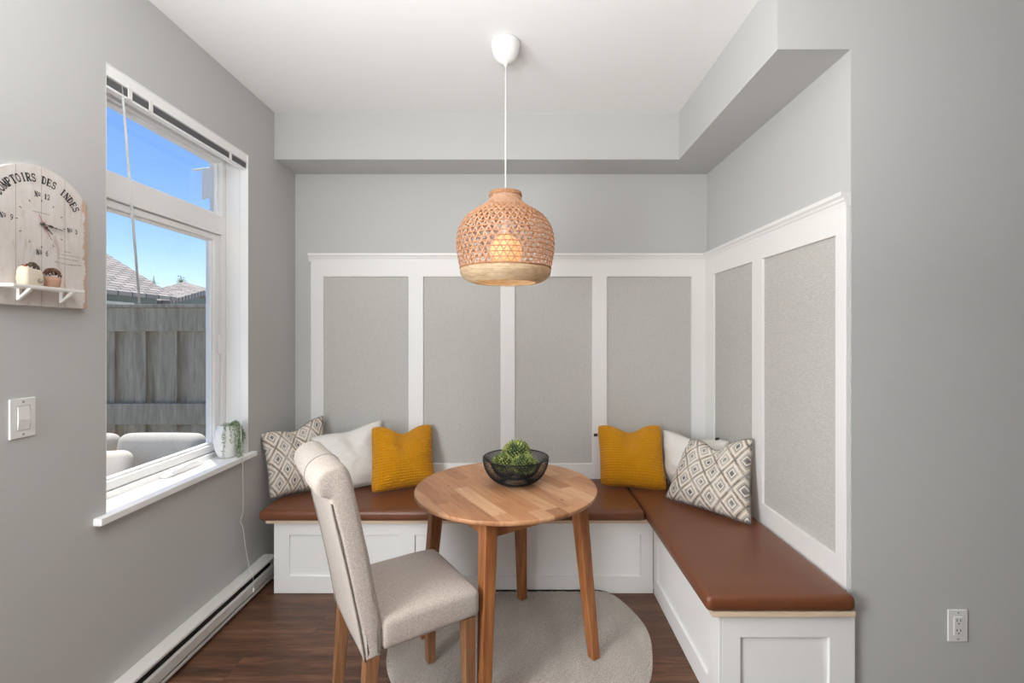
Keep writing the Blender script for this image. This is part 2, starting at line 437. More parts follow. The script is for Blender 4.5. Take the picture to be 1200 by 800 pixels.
def mk_fence():
    m = NT('weathered_fence_wood'); a = m.noise(m.coord('Object', (9, 9, 1.1)), 2, 6, .65, .4)
    c = m.ramp(a, [(.3, srgb(140, 132, 116)), (.5, srgb(168, 160, 144)), (.7, srgb(190, 182, 168))])
    m.bsdf(c, .85, 0, m.bump(a, .3, .004), .15); return m.m
M['fence'] = mk_fence()
def mk_shingle():
    m = NT('grey_shingle'); br = m.n('ShaderNodeTexBrick'); m.l(m.coord('UV', (1, 1, 1)), br.inputs['Vector'])
    br.inputs['Color1'].default_value = srgb(166, 158, 150); br.inputs['Color2'].default_value = srgb(194, 184, 174); br.inputs['Mortar'].default_value = srgb(104, 102, 102)
    br.inputs['Scale'].default_value = 1; br.inputs['Brick Width'].default_value = .5; br.inputs['Row Height'].default_value = .17; br.inputs['Mortar Size'].default_value = .022
    m.bsdf(br.outputs['Color'], .9, 0, None, .1); return m.m
M['shingle'] = mk_shingle()
M['siding'] = paint('grey_green_siding', (138, 150, 150), .8, .2, 20)
M['extwhite'] = plain('exterior_white', (236, 234, 230), .6)
M['darkglass'] = plain('window_glass_dark', (150, 166, 172), .15)
def mk_ground():
    m = NT('patio_concrete'); a = m.noise(m.coord(), 3, 6)
    m.bsdf(m.mix(a, srgb(150, 148, 142), srgb(178, 176, 170)), .9, 0, None, .1); return m.m
M['ground'] = mk_ground()
def mk_glass():
    m = NT('window_pane_glass'); v = m.coord(); d = m.noise(v, 9, 6, .7)
    sp = m.noise(v, 240, 2, .5)
    t = m.n('ShaderNodeBsdfTransparent'); g = m.n('ShaderNodeBsdfGlossy'); g.inputs['Roughness'].default_value = .0
    fr = m.n('ShaderNodeFresnel'); fr.inputs[0].default_value = 1.42
    mx = m.n('ShaderNodeMixShader'); m.l(fr.outputs[0], mx.inputs[0]); m.l(t.outputs[0], mx.inputs[1]); m.l(g.outputs[0], mx.inputs[2])
    df = m.n('ShaderNodeBsdfDiffuse'); df.inputs[0].default_value = srgb(225, 228, 225)
    dust = m.math('ADD', m.math('MULTIPLY', m.math('GREATER_THAN', sp, .74), .10), m.math('MULTIPLY', m.math('MAXIMUM', m.math('SUBTRACT', d, .48), 0), .18))
    m2 = m.n('ShaderNodeMixShader'); m.l(dust, m2.inputs[0]); m.l(mx.outputs[0], m2.inputs[1]); m.l(df.outputs[0], m2.inputs[2])
    m.l(m2.outputs[0], m.out.inputs[0]); return m.m
M['glass'] = mk_glass()

# ------------------------------------------------------------------ the room
XL, XR, YB, YC = -1.486, 1.21, 3.05, 1.715     # window wall, alcove side wall, back wall, front edge of side wall
ZC, ZS = 2.73, 2.45                            # ceiling, soffit
XF, YR = 5.4, -3.6                             # far side and rear of the room behind the camera
WY0, WY1, WZ0, WZ1 = 1.663, 2.528, .735, 2.375 # window opening

struct(link_mesh('floor', Box(XL-.2, XF+.1, YR-.1, YB+.12, -.12, 0), M['floor']))
struct(link_mesh('ceiling', Box(XL-.2, XF+.1, YR-.1, YB+.12, ZC, ZC+.15), M['ceil']))
struct(link_mesh('wall_back', Box(XL, XF+.1, YB, YB+.12, 0, ZC), M['wall']))
us = [YR-.1, WY0, WY1, YB+.12]; vs = [0, WZ0, WZ1, ZC]
struct(link_mesh('wall_left', grid_solid(us, vs, lambda i, j: not (i == 1 and j == 1), XL-.2, XL, lambda u, v, d: (d, u, v)), M['wall']))
# the alcove's side wall and the wall that turns away from it: one L-shaped run
bm = bmesh.new(); prism(bm, [(XR, YB), (XR, YC), (XF+.1, YC), (XF+.1, YC+.12), (XR+.12, YC+.12), (XR+.12, YB)], 0, ZC, lambda u, v, d: (u, v, d))
struct(link_mesh('wall_right', bm, M['wall']))
struct(link_mesh('wall_rear', Box(XL, XF+.1, YR-.1, YR, 0, ZC), M['wall']))
struct(link_mesh('wall_far_side', Box(XF, XF+.1, YR, YC, 0, ZC), M['wall']))
# dropped bulkhead round the alcove (L in plan)
bm = bmesh.new(); prism(bm, [(XL, YB), (XL, 2.793), (.94, 2.793), (.94, YC), (XR, YC), (XR, YB)], ZS, ZC, lambda u, v, d: (u, v, d))
struct(link_mesh('ceiling_bulkhead', bm, M['wall']))

# ------------------------------------------------------------------ wainscot (board and batten with wallpaper panels)
PY = YB                                   # back wall plane
WT = .016
pxs = lambda p, Y: (p-CX)/F*Y
Yw = YB-WT
wz_cap_top, wz_rail_bot, wz_low_top, wz_low_bot = 1.928, 1.778, .56, .42
cols = [pxs(364, Yw), pxs(379, Yw), pxs(478.5, Yw), pxs(496, Yw), pxs(586.5, Yw), pxs(603.5, Yw), pxs(694, Yw), pxs(711.5, Yw), pxs(810.5, Yw), XR]
vs = [wz_low_bot, wz_low_top, wz_rail_bot, wz_cap_top-.035]
holes = {1, 3, 5, 7}
mpb = lambda u, v, d: (u, d, v)
t1 = struct(link_mesh('trim_1', grid_solid(cols, vs, lambda i, j: not (j == 1 and i in holes), Yw, YB, mpb), M['trim'], bevel=.0025))
for i in (1, 3, 5, 7):
    link_mesh('wallpaper_panel', Box(cols[i]-.004, cols[i+1]+.004, YB-.004, YB-.0005, wz_low_top-.004, wz_rail_bot+.004), M['paper'], t1)
cap_prof = [(0, -.052), (.017, -.052), (.019, -.036), (.024, -.030), (.026, -.022), (.034, -.014), (.036, 0), (0, 0)]   # (out from wall, z below top)
bm = bmesh.new(); prism(bm, [(YB-o, wz_cap_top+z) for o, z in cap_prof], cols[0]-.012, XR-.0, lambda u, v, d: (d, u, v))
link_mesh('cap_rail', bm, M['trim'], t1)
# side wall
Xw = XR-WT
yat = lambda p: Xw*F/(p-CX)
rows = [YC+.004, yat(978.5), yat(893), yat(881), yat(836), Yw-.001]
t2 = struct(link_mesh('trim_2', grid_solid(rows, vs, lambda i, j: not (j == 1 and i in (1, 3)), Xw, XR, lambda u, v, d: (d, u, v)), M['trim'], bevel=.0025))
for i in (1, 3):
    link_mesh('wallpaper_panel', Box(XR-.004, XR-.0005, rows[i+1]-.004 if rows[i+1] < rows[i] else rows[i]-.004, (rows[i] if rows[i+1] < rows[i] else rows[i+1])+.004, wz_low_top-.004, wz_rail_bot+.004), M['paper'], t2)
bm = bmesh.new(); prism(bm, [(XR-o, wz_cap_top+z) for o, z in cap_prof], YC+.001, YB-.036, lambda u, v, d: (u, d, v))
link_mesh('cap_rail', bm, M['trim'], t2)

# ------------------------------------------------------------------ window
win = thing('window_1', 'white vinyl window with fixed top light over a crank-out pane', 'window', (XL-.12, (WY0+WY1)/2, .76))
win['kind'] = 'structure'
wo = Vector(win.location)
def wmp(u, v, d): return (d-wo.x, u-wo.y, v-wo.z)
XFm = XL-.121
us = [WY0, WY0+.034, WY1-.030, WY1]; vs = [.76, .786, 1.932, 2.035, 2.323, WZ1]
link_mesh('window_frame', grid_solid(us, vs, lambda i, j: not (i == 1 and j in (1, 3)), XFm-.07, XFm, wmp), M['vinyl'], win, bevel=.003)
us = [WY0+.037, WY0+.085, 2.452, WY1-.033]; vs = [.789, .825, 1.90, 1.929]
link_mesh('casement_sash', grid_solid(us, vs, lambda i, j: not (i == 1 and j == 1), XFm-.060, XFm-.012, wmp), M['vinyl'], win, bevel=.004)
us = [WY0+.086, WY0+.094, 2.443, 2.451]; vs = [.826, .834, 1.891, 1.899]
link_mesh('glazing_bead', grid_solid(us, vs, lambda i, j: not (i == 1 and j == 1), XFm-.050, XFm-.024, wmp), M['vinyl'], win)
us = [WY0+.035, WY0+.045, WY1-.041, WY1-.031]; vs = [2.036, 2.046, 2.312, 2.322]
link_mesh('glazing_bead', grid_solid(us, vs, lambda i, j: not (i == 1 and j == 1), XFm-.055, XFm-.022, wmp), M['vinyl'], win)
def pane(y0, y1, z0, z1, x):
    bm = bmesh.new(); box(bm, x-.002-wo.x, x+.002-wo.x, y0-wo.y, y1-wo.y, z0-wo.z, z1-wo.z)
    bm.verts.ensure_lookup_table()
    # single sheet of glass: keep one face
    f = [f for f in bm.faces if f.calc_center_median().x > x-wo.x+.001]
    bmesh.ops.delete(bm, geom=[g for g in bm.faces if g not in f], context='FACES')
    return link_mesh('window_pane', bm, M['glass'], win)
pane(WY0+.087, 2.450, .827, 1.898, XFm-.036)
pane(WY0+.036, WY1-.032, 2.037, 2.321, XFm-.040)
bm = grid_solid([1.612, WY0+.0035, WY1-.0035, 2.562], [XFm+.001, XL, XL+.030], lambda i, j: not (j == 0 and i != 1), WZ0+.001, .762, lambda u, v, d: (v-wo.x, u-wo.y, d-wo.z))
link_mesh('window_sill', bm, M['vinyl'], win, bevel=.003)
us = [WY0+.0005, WY0+.003, WY1-.003, WY1-.0005]; vs = [.763, WZ1-.003, WZ1-.0005]
link_mesh('jamb_liner', grid_solid(us, vs, lambda i, j: j == 1 or i != 1, XFm+.001, XL-.0005, wmp), M['vinyl'], win)
# crank operator on the sill: folded handle and cover
bm = bmesh.new()
pr = [(2.06, .763), (2.30, .763), (2.30, .775), (2.26, .786), (2.12, .786), (2.06, .776)]
prism(bm, pr, XFm+.004, XFm+.036, wmp)
hd = link_mesh('crank_cover', bm, M['vinyl'], win, bevel=.004, seg=3)
bm = bmesh.new(); tube(bm, [wmp(u, v, d) for u, v, d in ((2.26, .788, XFm+.03), (2.20, .792, XFm+.035), (2.13, .786, XFm+.036), (2.09, .779, XFm+.036))], [.006, .007, .007, .009], 8)
link_mesh('crank_handle', bm, M['vinyl'], win, smooth=True)
link_mesh('sash_lock', Box(XFm-.012-wo.x, XFm+.004-wo.x, WY1-.05-wo.y, WY1-.034-wo.y, 1.30-wo.z, 1.40-wo.z), M['vinyl'], win, bevel=.003)

# blind, drawn up to the head of the opening
bl = thing('window_blind', 'raised white mini blind with grey slat stack at the window head', 'blind', (XL-.04, (WY0+WY1)/2, WZ1))
bo = Vector(bl.location)
B = lambda x0, x1, y0, y1, z0, z1: Box(x0-bo.x, x1-bo.x, y0-bo.y, y1-bo.y, z0-bo.z, z1-bo.z)
link_mesh('headrail', B(XL-.040, XL-.004, WY0+.004, WY1-.004, 2.330, 2.373), M['vinyl'], bl, bevel=.003)
nsl = 6
for k in range(nsl):
    z = 2.301+k*.0046
    bm = bmesh.new()
    prism(bm, [(XL-.037-bo.x, z-bo.z), (XL-.022-bo.x, z+.0016-bo.z), (XL-.007-bo.x, z-bo.z), (XL-.007-bo.x, z+.0012-bo.z), (XL-.022-bo.x, z+.0028-bo.z), (XL-.037-bo.x, z+.0012-bo.z)], WY0+.006-bo.y, WY1-.006-bo.y, lambda u, v, d: (u, d, v))
    link_mesh('slat', bm, M['blindgrey'], bl)
link_mesh('bottom_rail', B(XL-.036, XL-.008, WY0+.006, WY1-.006, 2.289, 2.299), M['vinyl'], bl, bevel=.002)
for y in (1.76, 1.86, 2.37):
    link_mesh('ladder_clip', B(XL-.005, XL-.001, y, y+.018, 2.292, 2.336), M['plastic'], bl, bevel=.001)
bm = bmesh.new()
p0 = Vector((-1.495, 1.74, 2.335)); p1 = Vector((-1.495, 1.82, 1.523))
tube(bm, [p0-bo, p0.lerp(p1, .04)-bo, p0.lerp(p1, .06)-bo, p0.lerp(p1, .5)-bo, p1-bo], [.002, .002, .0046, .0052, .0046], 6)
link_mesh('tilt_wand', bm, M['acrylic'], bl, smooth=True)
cp = [(-1.497, 2.468, 2.31), (-1.495, 2.466, 1.9), (-1.485, 2.450, 1.3), (-1.462, 2.418, .95), (-1.4490, 2.412, .785), (-1.4485, 2.414, .73), (-1.456, 2.43, .62), (-1.462, 2.440, .48),
      (-1.467, 2.425, .43), (-1.464, 2.444, .385), (-1.452, 2.446, .28), (-1.428, 2.446, .16), (-1.414, 2.446, .135), (-1.411, 2.446, .10), (-1.411, 2.447, .066)]
bm = bmesh.new(); tube(bm, [p-bo for p in smoothpath(cp, 6)], .0012, 5)
link_mesh('pull_cord', bm, M['cord'], bl, smooth=True)
bm = bmesh.new(); lathe(bm, [(0, .058), (.003, .058), (.005, .04), (.0035, .036), (0, .036)], 10, -1.411-bo.x, 2.447-bo.y)
for v in bm.verts: v.co.z -= bo.z-.012
link_mesh('cord_tassel', bm, M['cord'], bl, smooth=True)

# ------------------------------------------------------------------ wall switch and outlet
sw = thing('light_switch', 'white rocker light switch on the wall beneath the clock', 'light switch', (XL, 1.382, 1.153))
bm = Box(0, .006, -.036, .036, -.0585, .0585); link_mesh('cover_plate', bm, M['plastic'], sw, bevel=.0025, seg=3)
bm = bmesh.new(); prism(bm, [(.006, -.034), (.0075, -.034), (.0105, -.004), (.0080, .034), (.006, .034)], -.0165, .0165, lambda u, v, d: (u, d, v))
link_mesh('rocker', bm, M['plastic'], sw, bevel=.001)
us = [-.0195, -.0172, .0172, .0195]; vs = [-.037, -.0348, .0348, .037]
link_mesh('rocker_frame', grid_solid(us, vs, lambda i, j: not (i == 1 and j == 1), .0055, .0066, lambda u, v, d: (d, u, v)), M['switchline'], sw)
for z in (-.048, .048):
    bm = bmesh.new(); lathe(bm, [(0, 0), (.003, 0), (.003, .0072), (0, .0078)], 10)
    o = link_mesh('screw', bm, M['screw'], sw); o.rotation_euler = (0, PI/2, 0); o.location = (0, 0, z)
ou = thing('power_outlet', 'white duplex power outlet low on the grey wall past the bench', 'outlet', (1.599, YC, .332))
link_mesh('cover_plate', Box(-.036, .036, -.006, 0, -.0585, .0585), M['plastic'], ou, bevel=.0025, seg=3)
link_mesh('receptacle', Box(-.0165, .0165, -.0085, -.005, -.034, .034), M['plastic'], ou, bevel=.002, seg=3)
for z in (-.018, .018):
    for x in (-.0065, .0065):
        link_mesh('slot', Box(x-.0012, x+.0012, -.0090, -.0080, z-.001, z+.008), M['darkslot'], ou)
    bm = bmesh.new(); lathe(bm, [(0, .0080), (.0026, .0080), (.0026, .0090), (0, .0090)], 10)
    o = link_mesh('ground_hole', bm, M['darkslot'], ou); o.rotation_euler = (PI/2, 0, 0); o.location = (0, 0, z-.008)
for z in (-.048, .048):
    bm = bmesh.new(); lathe(bm, [(0, 0), (.003, 0), (.003, .0072), (0, .0078)], 10)
    o = link_mesh('screw', bm, M['screw'], ou); o.rotation_euler = (PI/2, 0, 0); o.location = (0, 0, z)

# ------------------------------------------------------------------ baseboard heater
ht = thing('baseboard_heater', 'long white electric baseboard heater along the window wall floor', 'heater', (XL, 1.8, 0))
hy0, hy1 = .75-1.8, 2.685-1.8
bm = bmesh.new(); prism(bm, [(0, .02), (.012, .02), (.012, .124), (.060, .126), (.066, .121), (.066, .131), (.060, .137), (0, .137)], hy0, hy1, lambda u, v, d: (u, d, v))
link_mesh('back_and_hood', bm, M['heater'], ht, bevel=.0015)
bm = bmesh.new(); prism(bm, [(.058, .036), (.066, .040), (.066, .083), (.060, .092), (.054, .090), (.060, .081), (.060, .044), (.056, .040)], hy0+.025, hy1-.025, lambda u, v, d: (u, d, v))
link_mesh('front_panel', bm, M['heater'], ht, bevel=.0015)
bm = bmesh.new(); prism(bm, [(.012, .012), (.062, .012), (.066, .018), (.066, .031), (.062, .031), (.060, .022), (.012, .022)], hy0, hy1, lambda u, v, d: (u, d, v))
link_mesh('bottom_lip', bm, M['heater'], ht, bevel=.001)
link_mesh('heating_fins', Box(.014, .05, hy0+.03, hy1-.03, .04, .100), M['darkslot'], ht)
for y in (hy0, hy1-.02):
    link_mesh('end_cap', Box(.001, .067, y, y+.02, .0, .1375), M['heater'], ht, bevel=.003)

# ------------------------------------------------------------------ wall clock with shelf
CLY, CLZ = 1.421, 1.7376
clk = thing('wall_clock', 'arched whitewashed wooden wall clock with a small shelf of sacks', 'clock', (XL, CLY, CLZ))
bt = .020; hw = .150; zb = -.2506; zs = .0935
R0 = (hw**2+.080**2)/(2*.080)
poly = [(-hw, zb), (hw, zb), (hw, zs)]
for k in range(1, 24):
    a = math.asin(hw/R0)*(1-2*k/24); poly.append((R0*math.sin(a), zs+.080-R0+R0*math.cos(a)))
poly.append((-hw, zs))
bm = bmesh.new(); prism(bm, poly, 0.0, bt, lambda u, v, d: (d, u, v))
link_mesh('clock_board', bm, M['clockwood'], clk, bevel=.0012)
FX = bt+.0006
class Glyph:
    """serif capitals drawn as strokes in a unit box"""
    def __init__(s): s.q = []
    def st(s, pts, w):
        for (x0, y0), (x1, y1) in zip(pts, pts[1:]):
            dx, dy = x1-x0, y1-y0; L = math.hypot(dx, dy) or 1; nx, ny = -dy/L*w/2, dx/L*w/2; ex, ey = dx/L*w*.12, dy/L*w*.12
            s.q.append([(x0+nx-ex, y0+ny-ey), (x0-nx-ex, y0-ny-ey), (x1-nx+ex, y1-ny+ey), (x1+nx+ex, y1+ny+ey)])
        return s
def arcpts(cx, cy, rx, ry, a0, a1, n=10):
    return [(cx+rx*math.cos(math.radians(a0+(a1-a0)*k/n)), cy+ry*math.sin(math.radians(a0+(a1-a0)*k/n))) for k in range(n+1)]
def glyph(ch):
    g = Glyph(); T, t = .33, .12; sf = lambda x, y, w=.34: g.st([(x-w/2, y), (x+w/2, y)], t)
    if ch == 'I': g.st([(.5, 0), (.5, 1)], T); sf(.5, .045, .5); sf(.5, .955, .5)
    elif ch == 'T': g.st([(.5, 0), (.5, 1)], T); sf(.5, .045, .5); g.st([(.05, .955), (.95, .955)], t); g.st([(.07, .75), (.07, .97)], t); g.st([(.93, .75), (.93, .97)], t)
    elif ch in 'PRD':
        g.st([(.22, 0), (.22, 1)], T); sf(.22, .045, .42); sf(.2, .955, .4)
        if ch == 'D': g.st([(.22, .955), (.45, .955)], t); g.st([(.22, .045), (.45, .045)], t); g.st(arcpts(.42, .5, .40, .44, 90, -90, 12), .17)
        else:
            g.st([(.22, .955), (.5, .955)], t); g.st([(.22, .47), (.5, .47)], t); g.st(arcpts(.5, .71, .32, .235, 90, -90, 10), .17)
            if ch == 'R': g.st([(.48, .47), (.82, .05)], T*.85); sf(.86, .045, .22)
    elif ch == 'E':
        g.st([(.22, 0), (.22, 1)], T)
        for y, x in ((.045, .88), (.5, .66), (.955, .84)): g.st([(.05 if y != .5 else .2, y), (x, y)], t)
        g.st([(.86, .03), (.86, .27)], t); g.st([(.82, .97), (.82, .75)], t); g.st([(.64, .38), (.64, .62)], t)
    elif ch == 'N': g.st([(.2, 0), (.2, 1)], t); g.st([(.18, .97), (.82, .03)], T*.9); g.st([(.82, 0), (.82, 1)], t); sf(.2, .045); sf(.82, .955); sf(.14, .955, .24)
    elif ch == 'M': g.st([(.14, 0), (.14, 1)], t); g.st([(.16, .97), (.5, .1)], T*.8); g.st([(.5, .1), (.84, .97)], t); g.st([(.86, 0), (.86, 1)], T*.85); sf(.14, .045, .28); sf(.86, .045, .3); sf(.1, .955, .2); sf(.9, .955, .2)
    elif ch == 'C': g.st(arcpts(.5, .5, .36, .45, 50, 310, 16), .17); g.st([(.84, .62), (.84, .95)], t); g.st([(.74, .12), (.84, .26)], t)
    elif ch == 'O': g.st(arcpts(.5, .5, .35, .45, 0, 360, 20), .18)
    elif ch == 'S': g.st(arcpts(.48, .73, .29, .225, 30, 250, 10)+arcpts(.5, .27, .31, .225, 80, -150, 12), .17); g.st([(.8, .72), (.8, .97)], t); g.st([(.16, .03), (.16, .28)], t)
    elif ch == '1': g.st([(.5, 0), (.5, 1)], T); sf(.5, .045, .5); g.st([(.3, .8), (.5, .96)], t)
    elif ch == '2': g.st(arcpts(.48, .70, .30, .25, 170, -40, 10)+[(.2, .06)], .15); g.st([(.15, .07), (.85, .07)], .16)
    elif ch == '3': g.st(arcpts(.45, .73, .28, .22, 150, -90, 10), .15); g.st(arcpts(.46, .27, .33, .24, 90, -150, 10), .16)
    elif ch == '6': g.st(arcpts(.5, .3, .3, .26, 0, 360, 16), .15); g.st([(.22, .36), (.3, .7), (.5, .9), (.76, .94)], .15)
    elif ch == '9': g.st(arcpts(.5, .7, .3, .26, 0, 360, 16), .15); g.st([(.78, .64), (.7, .3), (.5, .1), (.24, .06)], .15)
    elif ch == 'o': g.st(arcpts(.5, .68, .26, .22, 0, 360, 14), .12); g.st([(.22, .32), (.78, .32)], t)
    return g.q
def write(bm, ch, u, v, w, h, rot, x=None):
    c, s = math.cos(rot), math.sin(rot)
    for k, q in enumerate(glyph(ch)):
        vs = []
        for gx, gy in q:
            a, b = (gx-.5)*w, (gy-.5)*h
            vs.append(bm.verts.new(((FX if x is None else x)+.00002*(k % 5), u+c*a-s*b, v+s*a+c*b)))
        bm.faces.new(vs)
bm = bmesh.new()
txt = 'COMPTOIRS DES INDES'
for k, ch in enumerate(txt):
    if ch == ' ': continue
    a = math.radians(153-6.75*k)
    write(bm, ch, -.003+.131*math.cos(a), .004+.131*math.sin(a),   .0148 if ch != 'I' else .012, .0235, a-PI/2)
link_mesh('arched_lettering', bm, M['ink'], clk, recalc=False)
def label_at(s, u, v, w, h):
    bm = bmesh.new(); n = len(s)
    for k, ch in enumerate(s):
        if ch != ' ': write(bm, ch, u+(k-(n-1)/2)*w*.92, v, w, h, 0)
    link_mesh('numeral_lettering', bm, M['ink'], clk, recalc=False)
label_at('No 12', .002, .0865, .0100, .0160)
label_at('No 3', .097, -.001, .0094, .0145)
label_at('No 6', .002, -.088, .0098, .0155)
label_at('No 9', -.097, 0, .0098, .0155)
for k in range(12):
    a = PI/2-k*PI/6; c, s = math.cos(a), math.sin(a); r0, r1 = .067, .0735; w = .0011
    bm = bmesh.new(); vs_ = [bm.verts.new((FX, r*c-s*e, r*s+c*e)) for r, e in ((r0, -w), (r1, -w), (r1, w), (r0, w))]
    bm.faces.new(vs_)
    link_mesh('hour_mark', bm, M['ink'], clk, recalc=False)
# faded small print: too worn in the photo to read, kept as worn marks
rs = random.Random(3)
def worn(u, v, L, h, dy=0, bold=1):
    x = 0; bm = bmesh.new()
    while x < L:
        w = rs.uniform(.0012, .003)
        yy = v+dy*math.sin(PI*x/L)
        q = [(u+x, yy-h/2*rs.uniform(.6, 1)), (u+x+w*.7, yy-h/2), (u+x+w*.6, yy+h/2*rs.uniform(.5, 1)), (u+x, yy+h/2)]
        bm.faces.new([bm.verts.new((FX, a, b)) for a, b in q]); x += w*1.25+(.002 if rs.random() < .14 else 0)
    link_mesh('faded_lettering', bm, M['faint'], clk, recalc=False)
worn(-.026, .033, .05, .0032); worn(.068, -.072, .022, .003); worn(.062, -.083, .058, .0026); worn(.048, -.095, .068, .0030)
worn(.040, -.108, .085, .0040, -.004)
def hand(name, ang, L, mat, w, x, tail=.012, ornate=False):
    bm = bmesh.new(); a = math.radians(ang); c, s = math.cos(a), math.sin(a)
    pts = [(-tail, w*.6), (0, w)]
    if ornate: pts += [(L*.2, w*.8), (L*.3, w*3.0), (L*.42, w*3.2), (L*.5, w*.8), (L*.62, w*2.0), (L*.7, w*.7), (L*.85, w*1.1)]
    pts += [(L, w*.3)]
    loop = pts+[(p, -q) for p, q in pts[::-1]]
    prism(bm, loop, x, x+.001, lambda u, v, d: (d, u*c-v*s, u*s+v*c))
    if ornate:
        pass
    link_mesh(name, bm, mat, clk)
hand('hour_hand', -40, .040, M['hand'], .0013, bt+.003, .006, True)
hand('minute_hand', -7, .066, M['hand'], .0011, bt+.0045, .006, True)
hand('second_hand', -62, .052, M['redhand'], .0005, bt+.006, .030)
bm = bmesh.new(); lathe(bm, [(.0048, 0), (.0048, .008), (.003, .0092), (0, .0095)], 14)
o = link_mesh('spindle', bm, M['hand'], clk, smooth=True); o.rotation_euler = (0, PI/2, 0); o.location = (bt-.001, 0, 0)
SHV = -.203
link_mesh('shelf_board', Box(bt-.001, bt+.050, -.125, .088, SHV, SHV+.009), M['shelfwhite'], clk, bevel=.0015)
for u in (-.068, .058):
    bm = bmesh.new(); prism(bm, [(bt-.001, SHV), (bt-.001, SHV-.034), (bt+.005, SHV-.034), (bt+.042, SHV-.004), (bt+.042, SHV), (bt+.032, SHV), (bt+.010, SHV-.022), (bt+.010, SHV)], u-.004, u+.004, lambda a, b, d: (a, d, b))
    link_mesh('shelf_bracket', bm, M['shelfwhite'], clk, bevel=.0008)
shelf_z = CLZ+SHV+.009
def seeds(bm, cx, cy, cz, rx, ry, rz, n, r, rnd):
    for _ in range(n):
        a = rnd.uniform(0, 2*PI); q = math.sqrt(rnd.random()); h = math.sqrt(max(0, 1-q*q))
        p = Vector((cx+rx*q*math.cos(a), cy+ry*q*math.sin(a), cz+rz*h))
        m = Matrix.Translation(p) @ Quaternion((rnd.random(), rnd.random(), rnd.random(), rnd.random())).normalized().to_matrix().to_4x4() @ Matrix.Diagonal((r, r*1.5, r*.9, 1))
        bmesh.ops.create_icosphere(bm, subdivisions=1, radius=1, matrix=m)
rr = random.Random(5)
sk = thing('cloth_sack', 'small cream cloth sack of dark dried seeds on the clock shelf', 'sack', (XL+bt+.025, CLY-.056, shelf_z))
sk.scale = (.95, .76, 1.12)
bm = bmesh.new(); n = 26; rows_ = []
for z, fx, fy in ((0, .018, .033), (.004, .020, .036), (.016, .021, .038), (.030, .020, .036), (.040, .018, .034), (.043, .0165, .032), (.040, .0150, .030)):
    ring = []
    for i in range(n):
        a = 2*PI*i/n; ca, sa = math.cos(a), math.sin(a)
        e = .55; x = fx*math.copysign(abs(ca)**e, ca); y = fy*math.copysign(abs(sa)**e, sa)
        zz = z+(-.006*y/.036 if z > .02 else 0)+(.0015*math.sin(7*a) if z > .03 else 0)
        ring.append(bm.verts.new((x*(1+.05*math.sin(5*a)), y, zz)))
    rows_.append(ring)
for a, b in zip(rows_, rows_[1:]):
    for i in range(n): bm.faces.new([a[i], a[(i+1) % n], b[(i+1) % n], b[i]])
bm.faces.new(rows_[0][::-1]); bm.faces.new(rows_[-1])
link_mesh('sack_cloth', bm, M['burlap'], sk, smooth=True)
bm = bmesh.new(); seeds(bm, 0, .006, .040, .014, .024, .020, 130, .0022, rr); o = link_mesh('seeds', bm, M['seed2'], sk); o['kind'] = 'stuff'
bm = bmesh.new(); seeds(bm, 0, -.022, .040, .010, .010, .010, 16, .0034, rr); o = link_mesh('dried_petals', bm, M['redbit'], sk); o['kind'] = 'stuff'
bm = bmesh.new(); prism(bm, [(.012+.011*math.cos(PI*k/8), .013+.007*math.sin(PI*k/8)) for k in range(16)], .0200, .0213, lambda u, v, d: (d, u, v)); link_mesh('printed_badge', bm, M['stain'], sk)
pt = thing('clay_pot', 'tiny clay pot of brown seeds beside the sack on the clock shelf', 'pot', (XL+bt+.024, CLY+.008, shelf_z))
pt.scale = (.9, .9, 1.2)
bm = bmesh.new(); lathe(bm, [(0, 0), (.017, 0), (.020, .004), (.0225, .018), (.0225, .027), (.0195, .027), (.018, .022), (0, .022)], 28); link_mesh('pot_body', bm, M['terra'], pt, smooth=True)
bm = bmesh.new(); seeds(bm, 0, 0, .027, .022, .024, .022, 210, .0022, rr); o = link_mesh('seeds', bm, M['seed'], pt); o['kind'] = 'stuff'
bm = bmesh.new(); tube(bm, [(0, .021, .022), (0, .030, .022), (0, .033, .015), (0, .030, .008), (0, .020, .007)], .003, 8); link_mesh('handle', bm, M['burlap'], pt, smooth=True)

# ------------------------------------------------------------------ built-in bench
BF, BX = 2.523, .7116      # front of the back run, inner face of the side run
bn = thing('storage_bench', 'white panelled storage bench running under the back wall panelling', 'bench', ((-1.345+BX)/2, (BF+YB)/2, 0))
o0 = Vector(bn.location); mpp = lambda u, v, d: (u-o0.x, d-o0.y, v-o0.z)
link_mesh('carcass', Box(-1.345-o0.x, BX-.003-o0.x, BF+.012-o0.y, YB-.001-o0.y, .0, .391), M['bench'], bn)
us = [-1.345] + [pxs(p, BF) for p in (339, 467, 486, 604, 622, 751)] + [BX-.002]; vs = [0, .092, .314, .391]
link_mesh('face_frame', grid_solid(us, vs, lambda i, j: not (j == 1 and i in (1, 3, 5)), BF, BF+.0125, mpp), M['bench'], bn, bevel=.002)
link_mesh('seat_board', Box(-1.370-o0.x, BX-.035-o0.x, 2.488-o0.y, YB-.001-o0.y, .3915, .410), M['pine'], bn, bevel=.0015)
bs = thing('storage_bench', 'white panelled storage bench along the side wall, nearest the outlet', 'bench', ((BX+XR)/2, (1.689+YB)/2, 0))
o1 = Vector(bs.location); mps = lambda u, v, d: (d-o1.x, u-o1.y, v-o1.z); mpn = lambda u, v, d: (u-o1.x, d-o1.y, v-o1.z)
link_mesh('carcass', Box(BX+.012-o1.x, XR-.001-o1.x, 1.701-o1.y, YB-.001-o1.y, 0, .391), M['bench'], bs)
us = [1.689, 1.79, 2.459, BF]
link_mesh('face_frame', grid_solid(us, vs, lambda i, j: not (j == 1 and i == 1), BX, BX+.0125, mps), M['bench'], bs, bevel=.002)
